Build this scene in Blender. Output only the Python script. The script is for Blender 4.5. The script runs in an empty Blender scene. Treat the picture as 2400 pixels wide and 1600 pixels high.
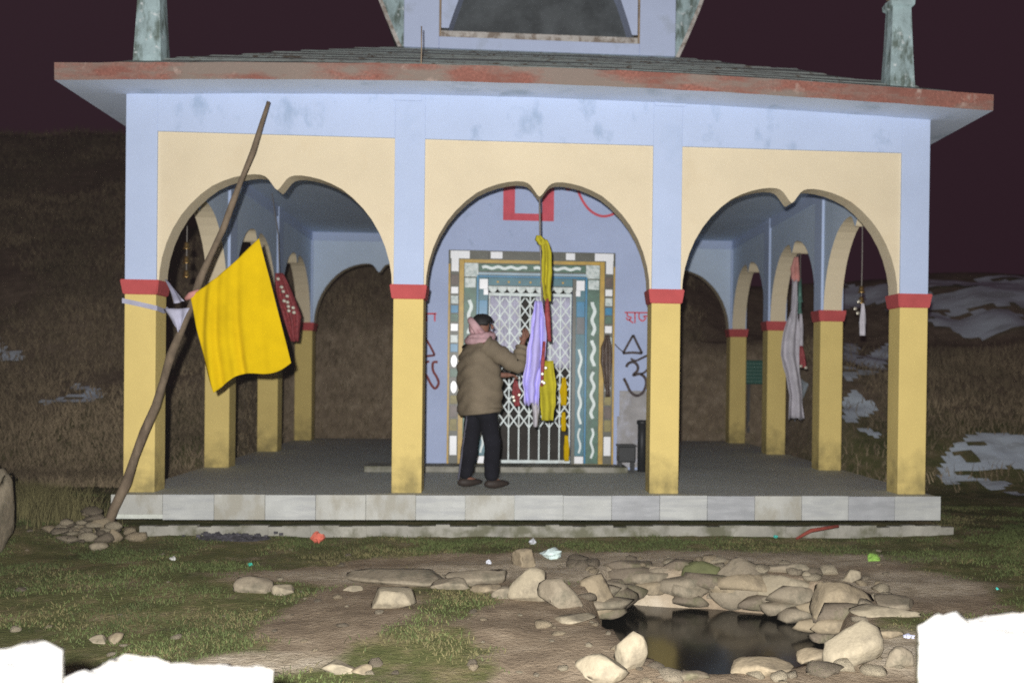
import bpy, bmesh, math, random
from mathutils import Vector, Matrix, noise
import numpy as np
random.seed(7)
sc = bpy.context.scene
COL = sc.collection

# ------------------------------------------------------------------ camera, sky, light
CAM = Vector((3.5519, -9.475, 1.1252))
YAW, PITCH, ROLL, FPX, PX, PY = .0751, -.0078, .0117, 2313.4, 1361.65, 899.78
F = Vector((math.sin(YAW)*math.cos(PITCH), math.cos(YAW)*math.cos(PITCH), math.sin(PITCH)))
R0 = Vector((math.cos(YAW), -math.sin(YAW), 0)); U0 = R0.cross(F)
RT = R0*math.cos(ROLL)+U0*math.sin(ROLL); UP = -R0*math.sin(ROLL)+U0*math.cos(ROLL)
cd = bpy.data.cameras.new('camera'); cam = bpy.data.objects.new('camera', cd); COL.objects.link(cam)
m = Matrix((RT, UP, -F)).transposed().to_4x4(); m.translation = CAM; cam.matrix_world = m
cd.sensor_width = 36; cd.lens = FPX/2400*36
cd.shift_x = (1200-PX)/2400; cd.shift_y = (PY-800)/2400
cd.clip_start = .05; cd.clip_end = 600
cd.dof.use_dof = True; cd.dof.focus_distance = 5.6; cd.dof.aperture_fstop = 1.9
sc.camera = cam

w = bpy.data.worlds.new('World'); sc.world = w; w.use_nodes = True
bg = w.node_tree.nodes['Background']
bg.inputs[0].default_value = (.0225, .0075, .0140, 1); bg.inputs[1].default_value = 1.0

# the photograph is lit by the flash on the camera: one small lamp at its real place
ld = bpy.data.lights.new('camera_flash', 'SPOT'); flash = bpy.data.objects.new('camera_flash', ld); COL.objects.link(flash)
ld.energy = 4500; ld.shadow_soft_size = .03; ld.spot_size = math.radians(110); ld.spot_blend = .8; ld.color = (1, .985, .97)
fm = Matrix((RT, UP, -F)).transposed().to_4x4()
fm.translation = CAM - F*.2 + RT*-.08 + UP*.14
flash.matrix_world = fm @ Matrix.Rotation(math.radians(7), 4, 'X') @ Matrix.Rotation(math.radians(3), 4, 'Y')

sc.view_settings.view_transform = 'Standard'; sc.view_settings.look = 'None'
sc.view_settings.gamma = 1; sc.view_settings.exposure = 0
sc.view_settings.use_curve_mapping = False
sc.render.engine = 'CYCLES'
sc.cycles.use_denoising = False
sc.cycles.sample_clamp_direct = 1.4; sc.cycles.sample_clamp_indirect = 1.0; sc.cycles.max_bounces = 14; sc.cycles.diffuse_bounces = 8

# ------------------------------------------------------------------ measuring helpers
def ray(u, v): return F + RT*((u-PX)/FPX) - UP*((v-PY)/FPX)
def at(u, v, y):
    d = ray(u, v); return CAM + d*((y-CAM.y)/d.y)
def px_m(p): return FPX/((Vector(p)-CAM).dot(F))

# ------------------------------------------------------------------ materials
def M(name, col, rough=.85, var=.18, scale=3., bump=.25, bscale=60., stain=None, samt=.5, sscale=2.5, stretch=(1,1,1),
      lo=.5, hi=.68, metal=0., spec=.3, fine=.0, stain2=None, s2lo=.55, s2hi=.7, s2scale=6., obj=True):
    mt = bpy.data.materials.new(name); mt.use_nodes = True
    nt = mt.node_tree; N = nt.nodes; L = nt.links; b = N['Principled BSDF']
    b.inputs['Roughness'].default_value = rough; b.inputs['Metallic'].default_value = metal
    b.inputs['Specular IOR Level'].default_value = spec
    tc = N.new('ShaderNodeTexCoord')
    def nz(s, det=4., vec=None):
        n = N.new('ShaderNodeTexNoise'); n.inputs['Scale'].default_value = s; n.inputs['Detail'].default_value = det
        n.inputs['Roughness'].default_value = .6
        L.new(vec if vec else tc.outputs['Object'], n.inputs['Vector']); return n.outputs['Fac']
    def mix(f, a, c):
        x = N.new('ShaderNodeMix'); x.data_type = 'RGBA'
        for s, val in (('Factor', f), ('A', a), ('B', c)):
            i = [q for q in x.inputs if q.name == s and (q.type == ('VALUE' if s == 'Factor' else 'RGBA'))][0]
            if isinstance(val, (tuple, list)): i.default_value = tuple(val[:3])+(1,)
            elif isinstance(val, float): i.default_value = val
            else: L.new(val, i)
        return [q for q in x.outputs if q.type == 'RGBA'][0]
    def ramp(f, a, c):
        r = N.new('ShaderNodeMapRange'); r.inputs['From Min'].default_value = a; r.inputs['From Max'].default_value = c
        L.new(f, r.inputs['Value']); return r.outputs['Result']
    c0 = tuple(x*(1-var) for x in col); c1 = tuple(min(1, x*(1+var)) for x in col)
    c = mix(ramp(nz(scale), .3, .7), c0, c1)
    if fine:
        c = mix(ramp(nz(scale*14, 3.), .35, .65), c, tuple(x*(1-fine) for x in col))
    if stain:
        mp = N.new('ShaderNodeMapping'); mp.inputs['Scale'].default_value = stretch
        L.new(tc.outputs['Object'], mp.inputs['Vector'])
        f = ramp(nz(sscale, 6., mp.outputs['Vector']), lo, hi)
        mu = N.new('ShaderNodeMath'); mu.operation = 'MULTIPLY'; mu.inputs[1].default_value = samt; L.new(f, mu.inputs[0])
        c = mix(mu.outputs[0], c, stain)
    if stain2:
        f = ramp(nz(s2scale, 5.), s2lo, s2hi); c = mix(f, c, stain2)
    L.new(c, b.inputs['Base Color'])
    if bump:
        bp = N.new('ShaderNodeBump'); bp.inputs['Strength'].default_value = bump; bp.inputs['Distance'].default_value = .01
        L.new(nz(bscale, 3.), bp.inputs['Height']); L.new(bp.outputs['Normal'], b.inputs['Normal'])
    return mt

def dirt_pillar(name, col, dirt):
    """painted plaster with splash dirt near the foot, broken up by noise"""
    mt = M(name, col, var=.06, scale=2., bump=.15)
    nt = mt.node_tree; N = nt.nodes; L = nt.links; b = N['Principled BSDF']
    src = b.inputs['Base Color'].links[0].from_socket
    tc = N.new('ShaderNodeTexCoord'); sp = N.new('ShaderNodeSeparateXYZ'); L.new(tc.outputs['Object'], sp.inputs[0])
    mr = N.new('ShaderNodeMapRange'); mr.inputs['From Min'].default_value = .75; mr.inputs['From Max'].default_value = .05
    L.new(sp.outputs['Z'], mr.inputs['Value'])
    nz = N.new('ShaderNodeTexNoise'); nz.inputs['Scale'].default_value = 7; nz.inputs['Detail'].default_value = 6; L.new(tc.outputs['Object'], nz.inputs['Vector'])
    mu = N.new('ShaderNodeMath'); mu.operation = 'MULTIPLY'; L.new(mr.outputs[0], mu.inputs[0]); L.new(nz.outputs['Fac'], mu.inputs[1])
    r2 = N.new('ShaderNodeMapRange'); r2.inputs['From Min'].default_value = .22; r2.inputs['From Max'].default_value = .62; r2.inputs['To Max'].default_value = .75
    L.new(mu.outputs[0], r2.inputs['Value'])
    x = N.new('ShaderNodeMix'); x.data_type = 'RGBA'
    L.new(r2.outputs[0], x.inputs[0]); L.new(src, x.inputs[6]); x.inputs[7].default_value = tuple(dirt)+(1,)
    L.new(x.outputs[2], b.inputs['Base Color'])
    return mt

m_blue = M('blue_wash', (.455, .54, .725), var=.05, scale=1.2, bump=.12, stain=(.30,.39,.55), samt=.35, sscale=1.6, lo=.58, hi=.75, spec=.15)
m_bluestain = M('blue_wash_stained', (.46, .545, .73), var=.05, scale=1.2, bump=.12, stain=(.27,.36,.50), samt=.65, sscale=2.4, lo=.55, hi=.68, stretch=(1.6,1.6,1), spec=.15)
m_soffit_lit = M('soffit_painted_fill', (.62, .70, .84), var=.06, scale=1.5, bump=.12, stain=(.33,.42,.50), samt=.6, sscale=2.4, lo=.56, hi=.7, spec=.15)  # wall blue made paler: fill light under the eaves painted into the colour
m_blue_in_lit = M('blue_inside_painted_fill', (.55, .65, .78), var=.06, scale=1.5, bump=.12, spec=.15)  # paler copy of the wall blue, brightening the shaded ceiling and inner arches
m_wallin = M('blue_wash_sanctum', (.41, .48, .68), var=.06, scale=2, bump=.2, stain=(.26,.33,.45), samt=.5, sscale=4, lo=.62, hi=.72, spec=.15)
m_cream = M('cream_paint', (.70, .60, .42), var=.05, scale=1.5, bump=.1, stain=(.55,.42,.24), samt=.25, sscale=2.2, lo=.55, hi=.75, spec=.15)
m_yellow = dirt_pillar('yellow_paint', (.68, .53, .19), (.20, .165, .07))
m_red = M('red_paint', (.46, .085, .085), var=.12, scale=5, bump=.15, spec=.2)
m_rust = M('rust_red_edge', (.30, .125, .095), var=.25, scale=3, bump=.5, bscale=40, stain=(.23,.205,.175), samt=.8, sscale=2.4, lo=.45, hi=.6, stretch=(.6,.6,2), fine=.3, stain2=(.45,.34,.29), s2lo=.62, s2hi=.72, s2scale=4)
m_teal = M('weathered_concrete', (.36, .47, .48), var=.2, scale=5, bump=.6, bscale=30, stain=(.10,.13,.105), samt=.9, sscale=7, lo=.46, hi=.62, stretch=(1.5,1.5,.6), stain2=(.62,.68,.68), s2lo=.6, s2hi=.7, s2scale=14)
m_roof = M('roof_concrete', (.37, .41, .385), var=.3, scale=4, bump=.6, bscale=30, stain=(.42,.50,.47), samt=.9, sscale=6, lo=.45, hi=.58, stretch=(.4,4,4), stain2=(.16,.12,.08), s2lo=.56, s2hi=.66, s2scale=9)
m_tower = M('tower_wash', (.52, .60, .80), var=.05, scale=1.5, bump=.15, stain=(.35,.40,.45), samt=.4, sscale=3, lo=.58, hi=.7)
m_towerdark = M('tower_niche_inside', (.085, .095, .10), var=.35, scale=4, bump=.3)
m_trim = M('niche_trim', (.33, .25, .17), var=.3, scale=9, bump=.3)
m_sill = M('niche_sill', (.55, .52, .48), var=.2, scale=5, bump=.5, stain=(.2,.15,.11), samt=.8, sscale=9, lo=.48, hi=.6)
m_floor = M('slate_floor', (.58, .60, .54), var=.15, scale=1.2, bump=.3, rough=.7, fine=.15)
m_conc = M('grey_concrete', (.30, .29, .25), var=.25, scale=3, bump=.6, bscale=35, stain=(.10,.10,.055), samt=.8, sscale=4, lo=.47, hi=.62)
m_marb = [M('marble_tile_a', (.43,.44,.42), var=.14, scale=4, bump=.1, rough=.5, stain=(.34,.35,.35), samt=.7, sscale=4, stretch=(.6,1,4), lo=.45, hi=.6),
          M('marble_tile_b', (.36,.37,.38), var=.14, scale=4, bump=.1, rough=.5, stain=(.26,.27,.28), samt=.6, sscale=4, stretch=(.6,1,4), lo=.45, hi=.6),
          M('marble_tile_c', (.41,.41,.375), var=.14, scale=3, bump=.2, rough=.55, stain=(.30,.28,.22), samt=.7, sscale=5, stretch=(1,1,.6), lo=.45, hi=.6)]
m_white = M('white_tile', (.85,.86,.88), var=.04, bump=0, rough=.25, spec=.5)
m_pale = M('pale_tile', (.62,.68,.66), var=.15, scale=20, bump=0, rough=.3, stain=(.3,.38,.36), samt=.7, sscale=30, lo=.48, hi=.58)
m_dark = M('dark_tile', (.10,.10,.075), var=.3, scale=12, bump=0, rough=.35, fine=.3)
m_brownt = M('brown_tile', (.10,.07,.055), var=.3, scale=12, bump=0, rough=.35)
m_green = M('green_tile', (.05,.13,.085), var=.35, scale=14, bump=0, rough=.35)
m_gold = M('ochre_tile', (.46,.29,.035), var=.2, scale=10, bump=0, rough=.35)
m_bluet = M('blue_tile', (.012,.19,.36), var=.15, scale=8, bump=0, rough=.3)
m_tealt = M('teal_tile', (.03,.145,.185), var=.25, scale=8, bump=0, rough=.35)
m_greyt = M('grey_tile', (.14,.15,.16), var=.2, scale=8, bump=0, rough=.4)
m_olive = M('olive_tile', (.24,.20,.06), var=.3, scale=14, bump=0, rough=.4)
m_lattice = M('white_gate_metal', (.66,.74,.73), var=.15, scale=9, bump=0, rough=.4, stain=(.34,.30,.25), samt=.5, sscale=8)
m_curtain = M('lavender_curtain', (.50,.49,.60), var=.15, scale=6, bump=.1)
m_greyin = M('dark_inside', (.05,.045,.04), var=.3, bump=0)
m_bare = M('bare_plaster', (.34,.33,.33), var=.2, scale=5, bump=.5, stain=(.5,.52,.62), samt=.6, sscale=6)
m_ink = M('dark_paint', (.075,.06,.06), var=.3, scale=9, bump=0)
m_inkred = M('maroon_paint', (.17,.05,.05), var=.3, scale=9, bump=0)
m_sindoor = M('red_lettering', (.58,.10,.13), var=.12, scale=9, bump=0)
m_wood = M('weathered_wood', (.165,.125,.085), var=.3, scale=6, bump=.6, bscale=25, stain=(.09,.065,.045), samt=.7, sscale=5, stretch=(3,3,.4))
m_flag = M('yellow_cloth', (.62,.42,.004), var=.10, scale=4, bump=.15, bscale=140, rough=.95, spec=.05)
m_ycl = M('mustard_cloth', (.42,.37,.02), var=.15, scale=8, bump=.1, rough=.9)
m_wcl = M('greyish_white_cloth', (.40,.40,.50), var=.12, scale=9, bump=.2, rough=.9)
m_gcl = M('grey_cloth', (.48,.46,.50), var=.2, scale=6, bump=.2, rough=.9)
m_pcl = M('lilac_cloth', (.47,.43,.80), var=.1, scale=5, bump=.1, rough=.9)
m_rcl = M('red_tinsel_cloth', (.30,.055,.06), var=.4, scale=30, bump=.3, rough=.6)
m_pinkcl = M('pink_cloth', (.55,.25,.22), var=.2, scale=9, bump=.1)
m_brass = M('brass', (.42,.27,.10), var=.2, scale=20, bump=.1, rough=.35, metal=.9)
m_verd = M('green_brass', (.10,.22,.18), var=.3, scale=20, bump=.2, rough=.5, metal=.3)
m_seq = M('sequin', (.85,.80,.66), var=.1, bump=0, rough=.35, metal=.8)
m_rope = M('rope', (.22,.20,.18), var=.2, scale=40, bump=.3)
m_black = M('black_metal', (.022,.024,.026), var=.3, scale=6, bump=.1, rough=.5)
m_white_wash = M('whitewashed_stone', (.80,.79,.76), var=.05, scale=6, bump=1., bscale=22, stain=(.62,.57,.48), samt=.6, sscale=4, lo=.5, hi=.65)
m_stone = [M('tan_stone', (.29,.235,.155), var=.25, scale=4, bump=1., bscale=14, stain=(.14,.115,.08), samt=.85, sscale=6, fine=.15),
           M('grey_tan_stone', (.25,.21,.15), var=.25, scale=4, bump=1., bscale=14, stain=(.11,.10,.07), samt=.85, sscale=6, fine=.15),
           M('pale_stone', (.31,.265,.185), var=.2, scale=4, bump=1., bscale=14, stain=(.17,.145,.105), samt=.8, sscale=6, fine=.12),
           M('brown_stone', (.17,.138,.10), var=.25, scale=4, bump=.9, bscale=24, stain=(.10,.10,.05), samt=.7, sscale=6, fine=.2)]
m_moss = M('mossy_stone', (.10,.105,.045), var=.3, scale=6, bump=.9, bscale=24)
m_ash = M('ash', (.055,.052,.06), var=.5, scale=18, bump=1., bscale=40)
m_jacket = M('brown_jacket', (.185,.15,.105), var=.12, scale=7, bump=.2, rough=.9, spec=.1)
m_collar = M('dark_collar', (.035,.037,.045), var=.2, bump=.2, rough=.9)
m_trousers = M('black_trousers', (.013,.013,.018), var=.3, scale=5, bump=.2, rough=.95, spec=.1)
m_stripe = M('grey_trouser_stripe', (.10,.10,.13), var=.2, bump=0)
m_skin = M('skin', (.20,.095,.065), var=.12, scale=9, bump=.05, rough=.6)
m_hair = M('black_hair', (.012,.011,.011), var=.3, scale=20, bump=.4, rough=.6)
m_scarf = M('pink_scarf', (.50,.32,.34), var=.25, scale=14, bump=.4, rough=.95, stain=(.20,.08,.09), samt=.6, sscale=9)
m_shoe = M('dark_shoe', (.03,.022,.018), var=.2, bump=.1, rough=.6)
m_sign = M('green_board', (.02,.10,.075), var=.15, bump=0, rough=.5)
m_signtxt = M('board_lettering', (.14,.24,.20), var=.1, bump=0)
m_post = M('iron_post', (.10,.10,.10), bump=.1)
m_blade = [M('grass_green', (.075,.095,.03), var=.35, scale=1.5, bump=0, rough=.8), M('grass_dry', (.13,.115,.05), var=.3, scale=1.5, bump=0, rough=.9)]
m_hillgrass = M('hill_dry_grass', (.25,.195,.125), var=.5, scale=.45, bump=0, rough=.95, spec=.05)
m_snow = M('old_snow', (.74,.86,.97), var=.06, scale=1.2, bump=1., bscale=6, rough=.7, stain=(.30,.31,.3), samt=.5, sscale=1.6, lo=.5, hi=.62, stretch=(.5,1.6,1))

# ------------------------------------------------------------------ object helpers
def props(o, label=None, cat=None, group=None, kind=None):
    for k, v in (('label', label), ('category', cat), ('group', group), ('kind', kind)):
        if v: o[k] = v
    return o
def empty(name, loc, label, cat, group=None):
    o = bpy.data.objects.new(name, None); COL.objects.link(o); o.location = loc; o.empty_display_size = .2
    return props(o, label, cat, group)
def wloc(p):
    return p.location.copy() if p.type == 'EMPTY' else Vector((0, 0, 0))   # meshes carry world coordinates
def link(name, me, mats, parent=None, smooth=False):
    o = bpy.data.objects.new(name, me); COL.objects.link(o)
    for mt in (mats if isinstance(mats, (list, tuple)) else [mats]):
        if len(me.materials) < (len(mats) if isinstance(mats, (list, tuple)) else 1): me.materials.append(mt)
    if parent:
        o.parent = parent
        o.matrix_parent_inverse = Matrix.Translation(-wloc(parent))
    if smooth:
        for p in me.polygons: p.use_smooth = True
    return o
def mesh(name, V, Fc, mats, parent=None, smooth=False, mi=None):
    me = bpy.data.meshes.new(name); me.from_pydata([tuple(v) for v in V], [], Fc); me.update()
    o = link(name, me, mats, parent, smooth)
    if mi:
        for p, i in zip(me.polygons, mi): p.material_index = i
    return o
def bm_obj(name, bm, mats, parent=None, smooth=False):
    me = bpy.data.meshes.new(name); bm.normal_update(); bm.to_mesh(me); bm.free()
    return link(name, me, mats, parent, smooth)
def bm_box(bm, x0, x1, y0, y1, z0, z1, bev=0):
    r = bmesh.ops.create_cube(bm, size=1)
    for v in r['verts']:
        v.co = Vector(((x0+x1)/2+v.co.x*(x1-x0), (y0+y1)/2+v.co.y*(y1-y0), (z0+z1)/2+v.co.z*(z1-z0)))
    if bev:
        ed = list({e for v in r['verts'] for e in v.link_edges})
        bmesh.ops.bevel(bm, geom=ed, offset=bev, segments=2, affect='EDGES', profile=.6)
def box(name, x0, x1, y0, y1, z0, z1, mt, parent=None, bev=.006):
    bm = bmesh.new(); bm_box(bm, x0, x1, y0, y1, z0, z1, bev); return bm_obj(name, bm, mt, parent)
def tube(name, pts, rad, mt, parent=None, n=8, cap=True, smooth=True):
    """rad: number or list"""
    pts = [Vector(p) for p in pts]; V = []; Fc = []
    for i, p in enumerate(pts):
        t = (pts[min(i+1, len(pts)-1)]-pts[max(i-1, 0)]).normalized()
        a = t.cross(Vector((0, 1, 0)));
        if a.length < .05: a = t.cross(Vector((1, 0, 0)))
        a.normalize(); b = t.cross(a)
        r = rad[i] if isinstance(rad, (list, tuple)) else rad
        for k in range(n):
            q = 2*math.pi*k/n; V.append(p+a*(r*math.cos(q))+b*(r*math.sin(q)))
    for i in range(len(pts)-1):
        for k in range(n): Fc.append((i*n+k, i*n+(k+1) % n, (i+1)*n+(k+1) % n, (i+1)*n+k))
    if cap: Fc.append(tuple(range(n-1, -1, -1))); Fc.append(tuple((len(pts)-1)*n+k for k in range(n)))
    return mesh(name, V, Fc, mt, parent, smooth)
def lathe(name, prof, c, mt, parent=None, n=16, smooth=True):
    V = []; Fc = []
    for r, z in prof:
        for k in range(n):
            q = 2*math.pi*k/n; V.append((c[0]+r*math.cos(q), c[1]+r*math.sin(q), c[2]+z))
    for i in range(len(prof)-1):
        for k in range(n): Fc.append((i*n+k, i*n+(k+1) % n, (i+1)*n+(k+1) % n, (i+1)*n+k))
    Fc.append(tuple(range(n-1, -1, -1))); Fc.append(tuple((len(prof)-1)*n+k for k in range(n)))
    return mesh(name, V, Fc, mt, parent, smooth)
def ribbon(name, pts, width, thick, y, mt, parent=None):
    """painted / tiled stroke lying on a wall facing -Y; pts are (x,z)"""
    P = [Vector((p[0], p[1])) for p in pts]; V = []; Fc = []
    for i, p in enumerate(P):
        t = (P[min(i+1, len(P)-1)]-P[max(i-1, 0)]).normalized(); nrm = Vector((-t.y, t.x))
        wd = width(i/(len(P)-1)) if callable(width) else width
        for s in (-.5, .5):
            q = p+nrm*wd*s
            V.append((q.x, y-thick, q.y)); V.append((q.x, y+.002, q.y))
    for i in range(len(P)-1):
        a = i*4; b = a+4
        Fc += [(a, a+2, b+2, b), (a, b, b+1, a+1), (a+2, a+3, b+3, b+2)]
    Fc += [(0, 1, 3, 2), (len(V)-4, len(V)-2, len(V)-1, len(V)-3)]
    return mesh(name, V, Fc, mt, parent)
def smoothpath(pts, n=6):
    P = [Vector(p) for p in pts]; out = []
    for i in range(len(P)-1):
        p0 = P[max(i-1, 0)]; p1 = P[i]; p2 = P[i+1]; p3 = P[min(i+2, len(P)-1)]
        for k in range(n):
            t = k/n
            out.append(.5*((2*p1)+(p2-p0)*t+(2*p0-5*p1+4*p2-p3)*t*t+(3*p1-p0-3*p2+p3)*t**3))
    out.append(P[-1]); return out
def sstep(a, b, x):
    t = max(0, min(1, (x-a)/(b-a))); return t*t*(3-2*t)

# ------------------------------------------------------------------ terrain
POOL = [(4.13,-3.15),(4.22,-2.25),(4.42,-1.78),(4.8,-1.92),(5.2,-2.0),(5.62,-2.2),(5.85,-2.45),(5.78,-3.1),(5.5,-3.85),(5.12,-4.28),(4.73,-4.42),(4.45,-4.42),(4.33,-4.05),(4.25,-3.65)]
def pool_d(x, y):
    """signed distance to the pool outline, positive inside"""
    best = 9; ins = False; n = len(POOL)
    for i in range(n):
        ax, ay = POOL[i]; bx, by = POOL[(i+1) % n]
        dx, dy = bx-ax, by-ay; t = max(0, min(1, ((x-ax)*dx+(y-ay)*dy)/(dx*dx+dy*dy)))
        best = min(best, math.hypot(x-ax-t*dx, y-ay-t*dy))
        if (ay > y) != (by > y) and x < (bx-ax)*(y-ay)/(by-ay)+ax: ins = not ins
    return best if ins else -best
def ground(x, y, detail=True):
    z = -.37
    n1 = noise.noise(Vector((x*.7, y*.7, 3.1)))
    if detail: z += .035*n1+.018*noise.noise(Vector((x*3.1, y*3.1, 7)))+.008*noise.noise(Vector((x*9, y*9, 1)))
    # a low tussocky bank to the left of the shrine
    z += .14*sstep(.1, -1.2, x)*sstep(-2.2, -.4, y)*sstep(5, 1.5, y)
    if y > 2.5:
        an = (x-3.55)/(y+9.5); t = sstep(.12, .235, an)
        L = .36*max(0, min(y, 8)-3.6)*sstep(3, 5, y)+.56*max(0, min(y, 20)-8)-.3*max(0, y-22)
        L *= sstep(-.2, .0, y-3)
        Rr = .34*max(0, min(y, 9.6)-3)+.36*max(0, min(y, 15)-10)-.3*max(0, min(y, 40)-16.5)
        h = L*(1-t)+Rr*t
        big = min(1, (y-2.5)/8)
        h += big*(.55*noise.noise(Vector((x*.16, y*.16, 5)))+.25*noise.noise(Vector((x*.5, y*.5, 2)))+.10*noise.noise(Vector((x*1.3, y*1.3, 9))))
        h *= sstep(2.5, 5, y)
        inside = sstep(9.6, 8.0, y)*sstep(-.9, -.3, x)*sstep(8.8, 8.2, x)
        z += h*(1-inside)
    if 3.4 < x < 6.6 and -5.2 < y < -1:
        d = pool_d(x, y); z -= .52*sstep(-.07, .16, d)
    return z
def hit(u, v, ymax=15.2):
    d = ray(u, v); t = 3.
    while t < 60:
        p = CAM+d*t
        if p.y > ymax: return p
        if p.z < ground(p.x, p.y): return p
        t += .05 if t < 14 else .15
    return p

DIRT = [(3.88,-3.55,.45,1.15),(2.50,-3.3,.36,.9),(3.0,-2.05,1.3,.33),(5.0,-1.55,1.6,.42),(5.7,-4.5,.9,.5),(6.4,-2.6,.55,.8),(4.6,-4.7,.9,.3),(3.2,-1.5,.7,.25)]
def cover(x, y):
    """1 = grass, 0 = bare soil"""
    n = noise.noise(Vector((x*1.6, y*1.6, 11)))*.5+noise.noise(Vector((x*4.5, y*4.5, 4)))*.35
    g = .75+n*.5
    for cx, cy, rx, ry in DIRT:
        d = math.hypot((x-cx)/rx, (y-cy)/ry); g -= 1.15*sstep(1.35, .6, d+n*.5)
    if -5.2 < y < -1 and 3.4 < x < 6.6: g -= sstep(-.3, -.02, pool_d(x, y))
    if y > 4: g -= .55*sstep(4, 8, y)
    return max(0, min(1, g))
PALE = [(2.9,-2.05,1.15,.24),(3.75,-1.75,.8,.32),(5.2,-1.45,1.6,.38),(4.3,-2.0,.5,.4),(6.5,-2.4,.5,.5),(5.9,-4.2,.5,.4),(2.3,-4.3,.35,.2)]
def pale(x, y):
    n = noise.noise(Vector((x*2.1, y*2.6, 31)))*.6+noise.noise(Vector((x*6, y*7, 14)))*.35; g = 0
    for cx_, cy_, rx, ry in PALE: g = max(g, sstep(1.3, .55, math.hypot((x-cx_)/rx, (y-cy_)/ry)+n*.45-.1))
    return g
def frange(a, b, s):
    n = max(1, round((b-a)/s)); return [a+(b-a)*i/n for i in range(n)]
xs = frange(-150,-40,11)+frange(-40,-14,2)+frange(-14,-3,.45)+frange(-3,3.6,.14)+frange(3.6,6.5,.075)+frange(6.5,11,.14)+frange(11,26,.45)+frange(26,50,2)+frange(50,150,11)+[150]
ys = frange(-80,-12,6)+frange(-12,-5.2,.35)+frange(-5.2,-1,.075)+frange(-1,1,.12)+frange(1,12,.3)+frange(12,34,.5)+frange(34,60,1.6)+frange(60,160,10)+[160]
V = [(x, y, ground(x, y)) for y in ys for x in xs]
nx = len(xs)
Fc = [(j*nx+i, j*nx+i+1, (j+1)*nx+i+1, (j+1)*nx+i) for j in range(len(ys)-1) for i in range(nx-1)]
def soil_material():
    mt = bpy.data.materials.new('soil_and_turf'); mt.use_nodes = True; nt = mt.node_tree; N = nt.nodes; L = nt.links; b = N['Principled BSDF']
    b.inputs['Roughness'].default_value = .95; b.inputs['Specular IOR Level'].default_value = .1
    at_ = N.new('ShaderNodeAttribute'); at_.attribute_name = 'cover'
    tc = N.new('ShaderNodeTexCoord')
    def nz(s, d=5):
        n = N.new('ShaderNodeTexNoise'); n.inputs['Scale'].default_value = s; n.inputs['Detail'].default_value = d; n.inputs['Roughness'].default_value = .65
        L.new(tc.outputs['Object'], n.inputs['Vector']); return n.outputs['Fac']
    def ramp(f, cols):
        r = N.new('ShaderNodeValToRGB'); L.new(f, r.inputs[0])
        while len(r.color_ramp.elements) < len(cols): r.color_ramp.elements.new(.5)
        for e, (p, c) in zip(r.color_ramp.elements, cols): e.position = p; e.color = tuple(c)+(1,)
        return r.outputs[0]
    soil = ramp(nz(5.), [(.3, (.19,.145,.10)), (.52, (.29,.225,.155)), (.72, (.41,.33,.235))])
    turf = ramp(nz(3.5), [(.3, (.085,.10,.034)), (.5, (.15,.15,.06)), (.62, (.23,.195,.10)), (.75, (.33,.275,.175))])
    ad = N.new('ShaderNodeMath'); ad.operation = 'ADD'; L.new(at_.outputs['Fac'], ad.inputs[0])
    sb = N.new('ShaderNodeMath'); sb.operation = 'MULTIPLY_ADD'; sb.inputs[1].default_value = .9; sb.inputs[2].default_value = -.45; L.new(nz(9.), sb.inputs[0]); L.new(sb.outputs[0], ad.inputs[1])
    mr = N.new('ShaderNodeMapRange'); mr.inputs['From Min'].default_value = .3; mr.inputs['From Max'].default_value = .7; L.new(ad.outputs[0], mr.inputs['Value'])
    x = N.new('ShaderNodeMix'); x.data_type = 'RGBA'; L.new(mr.outputs[0], x.inputs[0]); L.new(soil, x.inputs[6]); L.new(turf, x.inputs[7])
    ap = N.new('ShaderNodeAttribute'); ap.attribute_name = 'pale'
    pz = N.new('ShaderNodeMix'); pz.data_type = 'RGBA'; L.new(ap.outputs['Fac'], pz.inputs[0]); L.new(x.outputs[2], pz.inputs[6])
    L.new(ramp(nz(7.), [(.3, (.30,.245,.17)), (.5, (.45,.38,.28)), (.7, (.56,.49,.38))]), pz.inputs[7]); x = pz
    # speckles of grit
    gr = N.new('ShaderNodeTexVoronoi'); gr.inputs['Scale'].default_value = 22; L.new(tc.outputs['Object'], gr.inputs['Vector'])
    gm = N.new('ShaderNodeMapRange'); gm.inputs['From Min'].default_value = .16; gm.inputs['From Max'].default_value = .08; gm.inputs['To Max'].default_value = .6; L.new(gr.outputs['Distance'], gm.inputs['Value'])
    y = N.new('ShaderNodeMix'); y.data_type = 'RGBA'; L.new(gm.outputs[0], y.inputs[0]); L.new(x.outputs[2], y.inputs[6]); y.inputs[7].default_value = (.32,.27,.2,1)
    L.new(y.outputs[2], b.inputs['Base Color'])
    bp = N.new('ShaderNodeBump'); bp.inputs['Strength'].default_value = .8; bp.inputs['Distance'].default_value = .018; L.new(nz(30., 8), bp.inputs['Height']); L.new(bp.outputs['Normal'], b.inputs['Normal'])
    return mt
g = mesh('ground', V, Fc, soil_material(), smooth=True); props(g, kind='structure', label='grassy uneven ground rising into dark hillsides')
ca = g.data.attributes.new('cover', 'FLOAT', 'POINT')
ca.data.foreach_set('value', [cover(x, y) if (-8 < x < 16 and -9 < y < 14) else .35 for x, y, z in V])

pa = g.data.attributes.new('pale', 'FLOAT', 'POINT')
pa.data.foreach_set('value', [pale(x, y) if (0 < x < 8 and -6 < y < 0) else 0 for x, y, z in V])
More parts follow.
